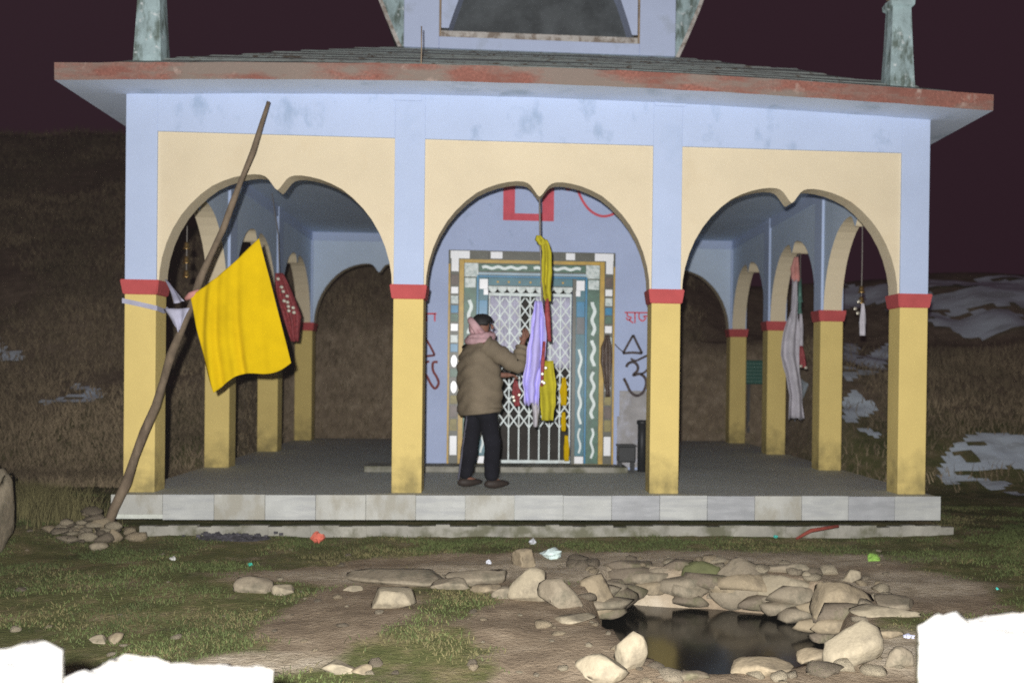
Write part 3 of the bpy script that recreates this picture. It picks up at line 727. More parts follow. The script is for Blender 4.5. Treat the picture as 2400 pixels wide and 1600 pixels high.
# left inscription and sign
for st in ([(984,735),(1023,735)], [(1000,735),(1000,753)], [(1019,735),(1019,753)], [(986,742),(1000,744)]): paint('painted_letter', st, .02, m_sindoor, 3)
paint('painted_triangle', [(997,792),(1009,812),(1019,832)], .026, m_inkred, 2); paint('painted_triangle', [(1019,832),(1004,834),(978,836)], .026, m_inkred, 2); paint('painted_triangle', [(978,836),(988,812),(997,792)], .026, m_inkred, 2)
paint('painted_om', [(1026,848),(1015,850),(1015,868),(1024,884),(1028,898),(1020,910),(1010,900),(1002,884),(997,878),(990,886),(988,902),(994,912)], .03, m_inkred)
paint('painted_om', [(986,853),(997,850),(1006,846)], .026, m_inkred)

# ------------------------------------------------------------------ pole, flag, ties
def pole_at(t): return Vector((.075+(1.405-.075)*t, -.40, -.10+(3.56+.10)*t))
pts = [pole_at(i/16)+Vector((.015*math.sin(i*.62)+.010*math.sin(i*1.9), .01*math.sin(i*1.7), 0)) for i in range(17)]
pl = tube('wooden_pole', [pts[0]+Vector((-.05,-.0,-.14))]+pts, [.042]+[.042-.022*(i/16)**1.2+.004*math.sin(i*2.3) for i in range(17)], m_wood, None, 10)
props(pl, 'long weathered wooden pole leaning across the left arch', 'pole')
cor = [at(447,694,-.47), at(609,559,-.47), at(682,845,-.47), at(505,915,-.47)]
nf = 60; V = []; Fc = []
for j in range(nf+1):
    for i in range(nf+1):
        s, t = i/nf, j/nf      # s: left->right (along the top), t: top->bottom
        p = cor[0]*(1-s)*(1-t)+cor[1]*s*(1-t)+cor[2]*s*t+cor[3]*(1-s)*t
        # slightly hollow upper edge, wavy lower hem
        p = p+Vector((0, 0, -.035*math.sin(math.pi*s)*(1-t)))+Vector((0, 0, .05*math.sin(2*math.pi*s-.4)*t*t))
        p = p+Vector((-.02*math.sin(math.pi*t)*(1-s), 0, 0))
        q_ = s+.34*t+.03*math.sin(t*4)
        am = .018*sstep(1.05, .15, s)*(.35+.65*t**.5)
        d = am*(math.sin(q_*25)+.6*math.sin(q_*41+1.2))+.035*math.sin(s*2.3+t*1.1)+.012*noise.noise(Vector((s*4, t*4, 2)))
        V.append((p.x, p.y-d, p.z))
for j in range(nf):
    for i in range(nf): a_ = j*(nf+1)+i; Fc.append((a_, a_+1, a_+nf+2, a_+nf+1))
fl = mesh('yellow_flag', V, Fc, m_flag, None, True); fl.modifiers.new('thickness', 'SOLIDIFY').thickness = .005
props(fl, 'bright yellow square cloth flag tied to the leaning pole', 'flag')
tie = empty('white_cloth_tie', pole_at(.5), 'white cloth sash tying the leaning pole to the corner pillar', 'cloth')
# sash round the pillar, knot and two triangular tails
V = []; Fc = []
loop = [(-.012,-.012,1.80),(.14,-.016,1.77),(.296,-.012,1.735),(.30,.15,1.72),(.296,.296,1.74),(.14,.298,1.77),(-.012,.296,1.80),(-.014,.14,1.81),(-.012,-.012,1.80)]
for (x_, yy_, z_) in loop: V += [(x_, yy_, z_), (x_, yy_, z_-.045)]
for i in range(len(loop)-1): Fc.append((2*i, 2*i+2, 2*i+3, 2*i+1))
mesh('sash', V, Fc, m_wcl, tie).modifiers.new('thickness', 'SOLIDIFY').thickness = .006
def tri(name, a_, b_, c_, n=8):
    V = []; Fc = []
    for i in range(n+1):
        for j in range(n+1):
            s, t = i/n, j/n; p = Vector(a_)*(1-t)+(Vector(b_)*(1-s)+Vector(c_)*s)*t
            V.append(p+Vector((0, .02*math.sin(s*9+t*3), 0)))
    for i in range(n):
        for j in range(n): q = i*(n+1)+j; Fc.append((q, q+1, q+n+2, q+n+1))
    o = mesh(name, V, Fc, m_wcl, tie, True); o.modifiers.new('thickness', 'SOLIDIFY').thickness = .005
pk = pole_at(.52)
tri('sash_tail', at(388,655,-.06), at(406,712,-.3), at(432,705,-.44)); tri('sash_tail', at(418,778,-.45), at(384,724,-.43), at(446,722,-.46))
tube('knot', [pk+Vector((-.07,-.05,-.03)), pk+Vector((-.02,-.065,0)), pk+Vector((.05,-.05,.04))], [.02,.034,.022], m_pinkcl, tie, 8)

# ------------------------------------------------------------------ things hanging in the arches
def bell(name, p, r, mt, parent):
    return lathe(name, [(r*.18,r*1.9),(r*.45,r*1.85),(r*.62,r*1.5),(r*.70,r*.9),(r*.85,r*.35),(r*1.05,r*.05),(r*1.0,0),(r*.8,.01)], p, mt, parent, 14)
def hang(loc, label, group=None): return empty('hanging_bell', loc, label, 'bell', group)
def sequins(parent, pts, r=.016):
    for p in pts:
        V = [(p[0]+r*k*math.cos(q*math.pi/4), p[1]-(.004 if k < 1 else 0), p[2]+r*k*math.sin(q*math.pi/4)) for k in (1, .6) for q in range(8)]
        mesh('sequin', V, [(q, (q+1) % 8, 8+(q+1) % 8, 8+q) for q in range(8)]+[tuple(range(8, 16))], m_seq, parent)
def bell_string(x_, y_, ztop, zs_, label, tail=None, mt=m_brass):
    t = hang((x_, y_, zs_[-1]), label)
    tube('rope', [(x_, y_, ztop+.02), (x_+.004, y_, (ztop+zs_[0])/2), (x_, y_, zs_[-1]+.05)], .006, m_rope, t, 6)
    for z_ in zs_: bell('bell', (x_, y_, z_), .042, mt, t)
    if tail: cloth('tassel', [(x_+.015, y_, zs_[-1]+.02, .03), (x_+.02, y_, zs_[-1]-tail*.6, .07), (x_+.02, y_, zs_[-1]-tail, .06)], m_gcl, t, 2, .012, 6, 3)
    return t
bell_string(.125, 1.37, 2.86, [2.43, 2.28, 2.13], 'string of small bells hanging in the arch beside the flag pillar')
t = bell_string(7.52, 1.37, 2.86, [2.10, 1.98], 'brass bells with a pale tassel hanging in the arch nearest the right corner pillar', .36)
sequins(t, [(7.48, 1.33, 2.0), (7.44, 1.33, 1.92), (7.47, 1.33, 1.87)], .02)
# long grey-white scarf with bells
t = empty('hanging_scarf', (7.47, 3.7, .62), 'long grey white scarf hanging between the right side pillars', 'scarf')
tube('rope', [(7.55, 3.85, 2.86), (7.50, 3.78, 2.8), (7.46, 3.72, 2.70)], .008, m_rope, t, 6)
cloth('pink_top', [(7.46, 3.70, 2.78, .05), (7.45, 3.70, 2.62, .13), (7.46, 3.70, 2.45, .10)], m_pinkcl, t, 2, .02, 8, 1)
cloth('scarf', [(7.45, 3.71, 2.48, .09), (7.44, 3.70, 2.05, .11), (7.40, 3.69, 1.75, .24), (7.38, 3.68, 1.45, .28), (7.42, 3.68, 1.20, .22), (7.47, 3.68, .9, .20), (7.48, 3.68, .60, .24)], m_gcl, t, 1.6, .04, 16, 5, .08)
t = bell_string(7.56, 3.85, 2.86, [2.02], 'green tarnished bell hanging beside the long grey scarf', .45, m_verd)
bell('bell', (7.56, 3.85, 2.18), .05, m_verd, t); tube('bell_stem', [(7.56,3.85,2.5),(7.56,3.85,2.28),(7.56,3.85,2.05)], [.02,.03,.022], m_verd, t, 8)
cloth('tinsel', [(7.58, 3.84, 1.58, .05), (7.60, 3.83, 1.42, .10), (7.62, 3.82, 1.28, .08)], m_rcl, t, 2, .015, 8, 2); sequins(t, [(7.57, 3.78, 1.30), (7.64, 3.78, 1.28)], .022)
# red tinsel cloth
def rc(u, v, y=3.85): p = at(u, v, y); return p
t = empty('red_tinsel_garland', (.66, 3.85, 1.6), 'red sequinned cloth hanging behind the yellow flag', 'garland')
a0 = rc(655, 640); a1 = rc(668, 690); a2 = rc(682, 740); a3 = rc(690, 800)
tube('rope', [(.42, 3.85, 3.58), (a0.x-.02, 3.85, a0.z+.5), (a0.x, 3.85, a0.z)], .006, m_rope, t, 6)
cloth('tinsel_cloth', [(a0.x, 3.85, a0.z, .10), (a1.x-.02, 3.85, a1.z, .24), (a2.x, 3.85, a2.z, .26), (a3.x, 3.85, a3.z, .10)], m_rcl, t, 3, .04, 14, 2)
sequins(t, [(lambda q: (q.x, 3.76, q.z))(rc(u, v)) for u, v in ((655,655),(663,674),(667,684),(676,695),(677,709),(669,706),(679,719),(680,729),(690,722),(692,733))], .024)
# scarves in the middle arch
xr, yr = 3.87, .14
t = empty('hanging_scarves', (xr, yr, .75), 'yellow and lilac scarves on the bell rope in the middle arch', 'scarf')
tube('rope', [(3.85, yr, 2.87), (3.855, yr, 2.65), (3.86, yr, 2.45), (3.89, yr, 1.8)], .009, m_rope, t, 6)
def S(u, v, y=.12): p = at(u, v, y); return (p.x, y, p.z)
cloth('knot', [S(1262,552)+(.03,), S(1267,562)+(.10,), S(1272,574)+(.05,)], m_ycl, t, 2, .02, 8, 1)
cloth('yellow_scarf', [S(1275,562)+(.05,), S(1281,590)+(.095,), S(1282,640)+(.10,), S(1281,680)+(.085,), S(1285,706)+(.06,)], m_ycl, t, 1.4, .025, 12, 4)
tube('tassel_cord', [S(1282,700), S(1283,740), S(1288,800)], [.02,.03,.018], m_rcl, t, 8)
cloth('lilac_scarf', [S(1262,705)+(.07,), S(1262,750)+(.13,), S(1260,800)+(.17,), S(1254,850)+(.19,), S(1245,900)+(.17,), S(1246,942)+(.14,)], m_pcl, t, 1.7, .035, 20, 6, .12)
cloth('lilac_scarf_tail', [S(1252,920, .16)+(.08,), S(1256,965, .16)+(.06,), S(1255,1000, .16)+(.03,)], m_gcl, t, 1, .02, 6, 2)
cloth('mustard_scarf', [S(1281,845,.2)+(.13,), S(1284,900,.2)+(.16,), S(1284,950,.2)+(.15,), S(1283,985,.2)+(.11,)], m_ycl, t, 1.3, .03, 12, 8)
tube('tinsel_cord', [S(1276,800,.1), S(1272,850,.1), S(1270,905,.1)], [.016,.02,.012], m_rcl, t, 8)
sequins(t, [S(1279,862,.07), S(1271,876,.07), S(1271,894,.07), S(1275,897,.07)], .018)
# second garland on the gate
t = empty('gate_garland', (3.68, 2.36, 1.0), 'red and gold garland hanging on the gate beside the person', 'garland')
def G(u, v, y=2.37): p = at(u, v, y); return (p.x, y, p.z)
cloth('tinsel_cloth', [G(1209,888)+(.05,), G(1210,920)+(.10,), G(1212,952)+(.06,)], m_rcl, t, 2, .01, 8, 3); sequins(t, [G(1203,930,2.34), G(1205,938,2.34), G(1217,925,2.34)], .02)
for k_, (u, v0, v1, w_) in enumerate(((1321,884,950,.09), (1321,965,1010,.06), (1328,1020,1080,.07))):
    o = cloth('yellow_ribbon', [G(u,v0)+(w_*.5,), G(u,(v0+v1)/2)+(w_,), G(u,v1)+(w_*.7,)], m_flag, None, 2, .01, 8, k_)
    props(o, ['yellow ribbon on the gate lattice, uppermost of three', 'short yellow ribbon on the gate lattice between two others', 'yellow ribbon on the gate lattice, lowest of three'][k_], 'ribbon', 'yellow ribbons on the gate')
# dark garland over the door frame
t = cloth('dark_garland', [G(1424,785)+(.05,), G(1422,815)+(.13,), G(1422,850)+(.14,), G(1424,890)+(.08,), G(1425,930)+(.05,)], m_brownt, None, 3, .02, 12, 3)
props(t, 'dark brown dried garland hanging on the right side of the tiled door frame', 'garland')
# black box and post by the sanctum wall
t = empty('black_stove', (4.95, 2.2, 0), 'small black box standing by the sanctum wall beneath the painted sign', 'box')
p0, p1 = at(1448,1045,2.15), at(1487,1085,2.15)
box('body', p0.x, p1.x, 2.05, 2.28, p1.z+.02, p0.z, m_black, t, .012); box('lid', p0.x-.01, p1.x+.01, 2.04, 2.29, p0.z, p0.z+.02, m_black, t, .006)
for dx in (.01, p1.x-p0.x-.04):
    for dy in (2.06, 2.24): box('leg', p0.x+dx, p0.x+dx+.03, dy, dy+.03, -.002, p1.z+.03, m_black, t, .003)
t = empty('black_pipe', (5.15, 2.28, 0), 'upright black pipe standing behind the black box', 'pipe')
p0 = at(1505,984,2.2)
tube('pipe', [(p0.x, 2.2, -.002), (p0.x, 2.2, .35), (p0.x, 2.2, p0.z)], .052, m_black, t, 12); lathe('collar', [(.06,0),(.065,.01),(.065,.04),(.055,.05)], (p0.x, 2.2, p0.z-.05), m_black, t, 12)

# ------------------------------------------------------------------ person
def skin(name, verts, edges, rad, mt, parent, root=0, sub=2, dis=0., dsc=8.):
    me = bpy.data.meshes.new(name); me.from_pydata(verts, edges, []); o = bpy.data.objects.new(name, me); COL.objects.link(o)
    o.modifiers.new('skin', 'SKIN').use_smooth_shade = True
    for i, r in enumerate(rad):
        d = me.skin_vertices[0].data[i]; d.radius = r if isinstance(r, tuple) else (r, r); d.use_root = (i == root)
    s = o.modifiers.new('sub', 'SUBSURF'); s.levels = sub; s.render_levels = sub
    dg = bpy.context.evaluated_depsgraph_get(); me2 = bpy.data.meshes.new_from_object(o.evaluated_get(dg))
    bpy.data.objects.remove(o)
    if dis:
        for v in me2.vertices:
            v.co += v.normal*(dis*noise.noise(v.co*dsc)+dis*.5*noise.noise(v.co*dsc*2.3))
    me2.name = name; me2.materials.clear()
    return link(name, me2, mt, parent, True)
PB = Vector((3.285, .47, 0)); th = math.radians(24)
fw = Vector((math.cos(th), math.sin(th), 0)); rg = Vector((math.sin(th), -math.cos(th), 0))
P_ = empty('person', PB, 'person in brown jacket and black trousers reaching up to the hanging scarves', 'person')
def B(f, r, z): v = PB+fw*f+rg*r; return (v.x, v.y, z)
hand = Vector((3.70, .33, 1.50))
rs_, re_ = Vector(B(.0,.19,1.40)), Vector((3.655, .24, 1.225))
ls_, le_, lh_ = Vector(B(.0,-.19,1.40)), Vector(B(.10,-.27,1.13)), Vector(B(.34,-.16,1.13))
# body: one continuous figure
hd = Vector((PB.x+.005, PB.y, 0))
bv = [B(0,0,.90), B(0,0,1.08), B(-.01,0,1.26), B(0,0,1.40), B(.01,0,1.47), (hd.x+.005,hd.y,1.55), (hd.x+.01,hd.y,1.63), (hd.x+.005,hd.y,1.69),
      tuple(rs_), tuple(re_), tuple(hand-Vector((0,.0,.06))), tuple(ls_), tuple(le_), tuple(lh_),
      B(.02,.09,.86), B(.08,.10,.48), B(.09,.11,.08), B(.22,.12,.035), B(.0,-.09,.86), B(-.04,-.10,.48), B(-.09,-.11,.08), B(.04,-.12,.035)]
be = [(0,1),(1,2),(2,3),(3,4),(4,5),(5,6),(6,7),(3,8),(8,9),(9,10),(3,11),(11,12),(12,13),(0,14),(14,15),(15,16),(16,17),(0,18),(18,19),(19,20),(20,21)]
br = [(.14,.11),(.13,.10),(.15,.11),(.09,.08),.052,(.085,.07),(.098,.08),(.075,.065),.06,.042,.03,.06,.042,.028,.085,.055,.04,.035,.085,.055,.04,.035]
# fingers of both hands grow from the wrists
def fingers(base, dirv, side, iw, curl):
    global bv, be, br
    dirv = dirv.normalized(); side = side.normalized(); nrm = dirv.cross(side)
    palm = len(bv); bv.append(tuple(base+dirv*.055)); be.append((iw, palm)); br.append((.030,.018))
    for k in range(4):
        o_ = (k-1.5)*.021; ln = (.070,.080,.076,.058)[k]
        a_ = base+dirv*.085+side*o_; b_ = a_+dirv*ln*.5+nrm*curl*.012; c_ = b_+dirv*ln*.35+nrm*curl*.03
        i0 = len(bv); bv += [tuple(a_), tuple(b_), tuple(c_)]; be += [(palm, i0), (i0, i0+1), (i0+1, i0+2)]; br += [.0095, .009, .0075]
    a_ = base+dirv*.03-side*.035; b_ = a_+dirv*.035-side*.012+nrm*curl*.012
    i0 = len(bv); bv += [tuple(a_), tuple(b_)]; be += [(palm, i0), (i0, i0+1)]; br += [.0105, .0085]
fingers(hand-Vector((0,0,.06)), Vector((.35,-.25,.9)), Vector((.8,.5,-.2)), 10, 1)
fingers(lh_, fw, rg, 13, 1)
skin('body', bv, be, br, m_skin, P_, 0, 2)
# face: nose, brow, ear, mouth lie on the profile looking along +X
def head_bit(name, pts, rad, mt): return tube(name, pts, rad, mt, P_, 8)
head_bit('nose', [(hd.x+.098,hd.y-.005,1.635),(hd.x+.118,hd.y-.005,1.605),(hd.x+.10,hd.y-.005,1.590)], [.010,.016,.012], m_skin)
head_bit('brow', [(hd.x+.085,hd.y-.055,1.648),(hd.x+.10,hd.y-.03,1.654),(hd.x+.105,hd.y,1.65)], [.006,.008,.007], m_hair)
head_bit('eye', [(hd.x+.088,hd.y-.045,1.632),(hd.x+.093,hd.y-.035,1.632),(hd.x+.096,hd.y-.028,1.632)], [.004,.007,.004], m_hair)
head_bit('mouth', [(hd.x+.092,hd.y-.03,1.563),(hd.x+.102,hd.y,1.562)], [.006,.007], m_inkred)
# hair cap
bm = bmesh.new(); bmesh.ops.create_icosphere(bm, subdivisions=3, radius=1)
for v in list(bm.verts):
    c_ = v.co.copy(); v.co = Vector((hd.x+.012+c_.x*.112, hd.y+c_.y*.098, 1.645+c_.z*.098))
    v.co += c_*.008*noise.noise(c_*6)
bmesh.ops.delete(bm, geom=[v for v in bm.verts if v.co.z < 1.615-(.04 if v.co.x < hd.x else 0) or (v.co.x > hd.x+.085 and v.co.z < 1.66)], context='VERTS')
bm_obj('hair', bm, m_hair, P_, True).modifiers.new('thickness', 'SOLIDIFY').thickness = .01
# scarf wound round head and neck
def ring(c_, ax1, ax2, r, n_=18): return [tuple(Vector(c_)+Vector(ax1)*math.cos(2*math.pi*k/n_)+Vector(ax2)*math.sin(2*math.pi*k/n_)) for k in range(n_+1)]
def scarf_ring(c_, a1, a2, r, sd):
    pts = ring(c_, a1, a2, r); return tube('scarf', pts, [r*(1+.18*noise.noise(Vector((k*.7, sd, 0)))) for k in range(len(pts))], m_scarf, P_, 10, False)
scarf_ring((hd.x-.03,hd.y,1.595), (.075,0,-.085), (0,.10,0), .030, 1)      # slanting band: crown to chin
scarf_ring((hd.x-.06,hd.y,1.59), (.05,0,-.085), (0,.095,0), .030, 4)
scarf_ring((hd.x+.0,hd.y,1.505), (.105,0,.015), (0,.105,0), .042, 2)
scarf_ring((hd.x-.01,hd.y,1.465), (.12,0,0.0), (0,.125,0), .038, 3)
bm = bmesh.new(); bmesh.ops.create_icosphere(bm, subdivisions=3, radius=1)
for v in bm.verts: c_ = v.co.copy(); v.co = Vector((hd.x-.07+c_.x*.055, hd.y+c_.y*.085, 1.60+c_.z*.095))+c_*.006*noise.noise(c_*5)
bm_obj('scarf_back', bm, m_scarf, P_, True)
# jacket: lofted torso
V = []; Fc = []; nr = 28
prof = [(.74,.245,.185,.0),(.80,.262,.20,.0),(.90,.268,.21,.0),(1.0,.262,.208,-.005),(1.1,.262,.205,-.01),(1.2,.262,.198,-.015),(1.3,.255,.180,-.015),(1.38,.235,.150,-.005),(1.43,.185,.118,.0),(1.47,.115,.10,.0),(1.49,.095,.09,.0)]
prof = [tuple(prof[i][q]*(1-t/4)+prof[i+1][q]*t/4 for q in range(4)) for i in range(len(prof)-1) for t in range(4)]+[prof[-1]]
nr = 44
for i, (z_, a_, b_, o_) in enumerate(prof):
    for k in range(nr):
        q = 2*math.pi*k/nr; cc, ss = math.cos(q), math.sin(q); e_ = (abs(cc)**2.6+abs(ss)**2.6)**(-1/2.6)
        f_, r_ = b_*ss*e_+o_, a_*cc*e_
        r_ *= .98; f_ *= .97; p = Vector(B(f_, r_, z_)); nrm = (fw*ss+rg*cc)
        fo = .009*math.sin(z_*46+3.5*math.sin(q*2)+2*noise.noise(p*5))*(1 if .78 < z_ < 1.36 else .2)+.016*noise.noise(p*6)+.008*noise.noise(p*15)
        zz = z_+(0 if i > 3 else .022*(p.x-PB.x)/.2)
        V.append(tuple(p+nrm*fo+Vector((0, 0, zz-z_))))
for i in range(len(prof)-1):
    for k in range(nr): Fc.append((i*nr+k, i*nr+(k+1) % nr, (i+1)*nr+(k+1) % nr, (i+1)*nr+k))
jk = mesh('jacket', V, Fc, m_jacket, P_, True); jk.modifiers.new('thickness', 'SOLIDIFY').thickness = .012
def sleeve(a_, e_, h_, sd):
    path = smoothpath([a_+(a_-e_).normalized()*.03, a_, (a_+e_)/2, e_, (e_+h_)/2, h_], 6)
    rad = []
    for k in range(len(path)):
        t_ = k/(len(path)-1); rad.append(.108-.044*t_+.008*math.sin(k*1.7+sd))
    tube('sleeve', path, rad, m_jacket, jk, 14)
sleeve(rs_, re_, hand-Vector((0,-.0,.10)), 1); sleeve(ls_, le_, lh_-fw*.05, 2)
scol = tube('collar', ring((PB.x-.005, PB.y, 1.455), fw*.11, rg*.125, .03), .026, m_collar, jk, 8, False)
# trousers
tv = [B(0,0,.86), B(.04,.085,.78), B(.09,.115,.48), B(.08,.125,.06), B(-.02,-.085,.78), B(-.05,-.105,.48), B(-.11,-.115,.06), B(0,0,.98)]
skin('trousers', tv, [(0,1),(1,2),(2,3),(0,4),(4,5),(5,6),(0,7)], [(.17,.13),(.112,.105),.088,.078,(.112,.105),.088,.078,(.17,.13)], m_trousers, P_, 0, 2, .012, 9)
tube('trouser_stripe', [Vector(B(-.11,-.06,.72)), Vector(B(-.135,-.09,.45)), Vector(B(-.185,-.09,.08))], .011, m_stripe, P_, 6)
for r_, f_ in ((.125, .14), (-.115, -.05)):
    bm = bmesh.new(); bmesh.ops.create_icosphere(bm, subdivisions=2, radius=1)
    for v in bm.verts:
        c_ = v.co.copy(); zz = max(0.0, .045+c_.z*.05*(1.2 if c_.x < 0 else .8)); v.co = Vector(B(f_+c_.x*.14, r_+c_.y*.05, zz))
    bm_obj('shoe', bm, m_shoe, P_, True)

# ------------------------------------------------------------------ stones
def stone_mesh(name, c, sx, sy, sz, seed, mt, sub=3, boxy=.55, rough=.10):
    bm = bmesh.new(); bmesh.ops.create_icosphere(bm, subdivisions=sub, radius=1)
    rot = Matrix.Rotation(.5*math.sin(seed*2.3), 3, 'Z') @ Matrix.Rotation(.22*math.sin(seed*4.1), 3, 'Y')
    rr = random.Random(seed*77); planes = []
    for _ in range(11):
        pn = Vector((rr.gauss(0, 1), rr.gauss(0, 1), rr.gauss(0, .8))).normalized(); planes.append((pn, rr.uniform(.48, .78)))
    for v in bm.verts:
        d = v.co.copy(); s = (abs(d.x)**5+abs(d.y)**5+abs(d.z)**5)**(-1/5); p = d*(1-boxy)+d*s*boxy*.88
        k = 1+rough*1.6*noise.noise(d*1.3+Vector((seed*3.7, 0, 0)))+rough*.8*noise.noise(d*3.1+Vector((0, seed*2.1, 0)))+rough*.35*noise.noise(d*7+Vector((seed, 0, 0)))
        p = p*k
        for pn, po in planes:
            e_ = p.dot(pn)-po
            if e_ > 0: p = p-pn*e_*.98
        p = p*(1+.025*noise.noise(p*9+Vector((seed, 0, 0)))); p = rot @ p; v.co = Vector((p.x*sx, p.y*sy, p.z*sz))*1.3
    o = bm_obj(name, bm, mt, None, True); o.location = c
    return o
ST = [ # u, v of the foot, width px, height px, material, label
 (1230,1330,62,42,0,'round yellowish stone at the head of the pool rim near the plinth'),
 (1245,1412,85,75,2,'large pale stone in the left rim of the pool'),
 (1316,1428,95,70,1,'grey stone between two tan stones on the left pool rim'),
 (1400,1432,75,80,0,'upright tan stone standing at the left end of the dark water'),
 (1346,1462,105,20,2,'long flat pale stone edging the bare soil at the pool'),
 (1480,1575,75,88,2,'pale wedge shaped stone leaning at the near left pool edge'),
 (1412,1612,112,70,2,'blocky pale stone half buried beside the wedge shaped stone'),
 (2014,1562,128,98,2,'big rounded pale boulder on the near right pool edge'),
 (1910,1556,85,28,0,'low tan stone beside the big rounded boulder'),
 (1800,1590,170,34,0,'long low tan slab along the near pool edge'),
 (1607,1602,105,28,3,'flat dull stone at the near pool edge'),
 (1540,1388,140,56,1,'long greyish stone forming the back rim of the pool'),
 (1650,1395,90,72,3,'brown mossy stone in the back rim of the pool'),
 (1745,1415,125,100,1,'tallest rounded stone in the back rim of the pool'),
 (1850,1420,145,66,2,'pale flat faced stone in the back rim of the pool'),
 (1975,1445,130,92,0,'tan stone at the right end of the back rim of the pool'),
 (2005,1365,52,27,2,'small rounded pale stone behind the right pool rim'),
 (1897,1358,26,20,2,'little pale stone perched behind the flat faced stone'),
 (2110,1424,120,20,1,'thin flat grey slab right of the pool'),
 (2085,1446,130,20,2,'long thin pale slab right of the pool'),
 (2090,1497,58,18,0,'narrow tan stone between the boulder and the white block'),
 (2110,1565,60,44,1,'grey tan stone beside the big rounded boulder, touching the white block'),
 (925,1428,105,48,2,'pale angular stone lying at the edge of the bare soil'),
 (930,1372,215,34,1,'broad flat rock outcrop before the plinth'),
 (665,1395,50,26,2,'oval pale stone lying in the grass'),
 (592,1390,78,34,1,'rounded greyish stone lying beside the oval pale stone'),
 (787,1580,75,30,2,'flat pale stone on the bare soil'),
 (845,1583,44,24,0,'small tan stone beside the flat pale stone on bare soil'),
 (825,1386,42,12,2,'small flat pale stone on the dark soil patch'),
 (1130,1374,145,34,1,'low rock outcrop beside the pool head'),
 (1150,1390,70,18,0,'tan flat stone at the foot of the low outcrop'),
 (265,1270,36,34,0,'tan stone near the foot of the leaning pole'),
 (230,1290,38,20,2,'small pale stone in grass below the leaning pole'),
 (228,1512,42,20,2,'pale grey stone in the grass behind the whitewashed blocks'),
 (270,1508,30,24,0,'yellowish stone in the grass behind the whitewashed blocks'),
 (1560,1408,60,30,3,'brown stone at the back waterline'), (1690,1408,55,22,1,'grey stone at the back waterline'), (1450,1418,40,30,3,'dark brown stone in the left corner of the pool'),
 (1180,1408,60,30,1,'grey stone left of the large pale rim stone'), (1060,1382,90,26,1,'flat grey rock in the outcrop'),
 (1480,1345,110,30,3,'brown flat rock above the back rim'), (1600,1340,90,26,3,'brown rock above the back rim beside the long flat one'), (1860,1345,90,26,1,'grey rock above the pale flat faced stone'),
]
for k_, (u, v, w_, h_, mi_, lb) in enumerate(ST):
    p = hit(u, v); s = px_m(p); sx = w_/s/2; sz = h_/s*.52
    o = stone_mesh('stone', (p.x, p.y+sx*.45, p.z+h_/s-sz*1.15), sx, max(sx*.7, .05), sz, k_+1, m_stone[mi_], 3 if w_ > 40 else 2)
    if 'mossy' in lb: o.data.materials[0] = m_moss
    props(o, lb, 'stone', 'stones around the pool and path')
for k_ in range(30):
    i_ = random.Random(k_).uniform(0, 7.3); a_ = i_ % 1; i0_ = int(i_); q0, q1 = POOL[i0_], POOL[i0_+1]
    x_ = q0[0]+(q1[0]-q0[0])*a_; yy_ = q0[1]+(q1[1]-q0[1])*a_; dx, dy = cx-x_, cy-yy_; l_ = math.hypot(dx, dy)
    rk = random.Random(k_+50); o_ = rk.uniform(.0, .11); sz = rk.uniform(.06, .13)
    o = stone_mesh('stone', (x_+dx/l_*o_, yy_+dy/l_*o_, -.42-o_*1.5), sz*1.9, sz*.9, sz*.62, 100+k_, m_stone[(0,1,3,3,1)[k_ % 5]], 2)
    props(o, 'rough stone lining the inner wall of the pool just above the water', 'stone', 'stones lining the pool wall')
# pebbles and rubble: shared meshes, each its own object
peb = []
for k_ in range(8):
    o = stone_mesh('pebble', (0,0,0), 1, .8, .6, 60+k_, m_stone[k_ % 4], 2, .5, .14); peb.append(o.data); bpy.data.objects.remove(o)
def pebble(x_, y_, r, k_, label, group):
    o = bpy.data.objects.new('pebble', peb[k_ % 8]); COL.objects.link(o); o.location = (x_, y_, ground(x_, y_)+r*.2); o.scale = (r, r, r*random.uniform(.5,.9)); o.rotation_euler = (0, 0, random.uniform(0, 6))
    props(o, label, 'pebble', group)
random.seed(3); n_ = 0
while n_ < 110:
    u = random.uniform(0, 2150); v = random.uniform(1280, 1590); p = hit(u, v)
    c_ = cover(p.x, p.y)
    if pool_d(p.x, p.y) > -.08 or random.random() < c_*.7: continue
    pebble(p.x, p.y, random.choice((.012,.018,.025,.035))*random.uniform(.8,1.3), n_, 'small pebble scattered on the soil and grass', 'pebbles scattered before the shrine'); n_ += 1
for n_ in range(64):
    a_ = random.uniform(0, 1); i_ = random.randrange(len(POOL)); q0, q1 = POOL[i_], POOL[(i_+1) % len(POOL)]
    x_ = q0[0]+(q1[0]-q0[0])*a_; yy_ = q0[1]+(q1[1]-q0[1])*a_; dx, dy = x_-cx, yy_-cy; l_ = math.hypot(dx, dy); o_ = random.uniform(.03, .5)
    pebble(x_+dx/l_*o_, yy_+dy/l_*o_, random.uniform(.03, .10), n_, 'small rough stone packed in the pool rim', 'rubble packed round the pool')
for n_ in range(44):
    dx, dy = random.gauss(-.02, .2), random.gauss(0, .10); k0 = max(0, 1-math.hypot(dx/.45, dy/.25))
    r = random.uniform(.035, .10); x_, yy_ = -.10+dx, -.42+dy
    pebble(x_, yy_, r, n_, 'rough stone in the rubble heap at the foot of the leaning pole', 'rubble at the pole foot')
    COL.objects[-1].location.z += k0*random.uniform(.02, .26)
# left edge boulder and dry tussock
p = hit(8, 1300); s = px_m(p)
props(stone_mesh('boulder', (p.x-.19, p.y+.15, p.z+.22), .20, .25, .40, 31, m_stone[1], 4, .3, .34), 'tall grey boulder beside the dry grass tussock left of the shrine', 'boulder')
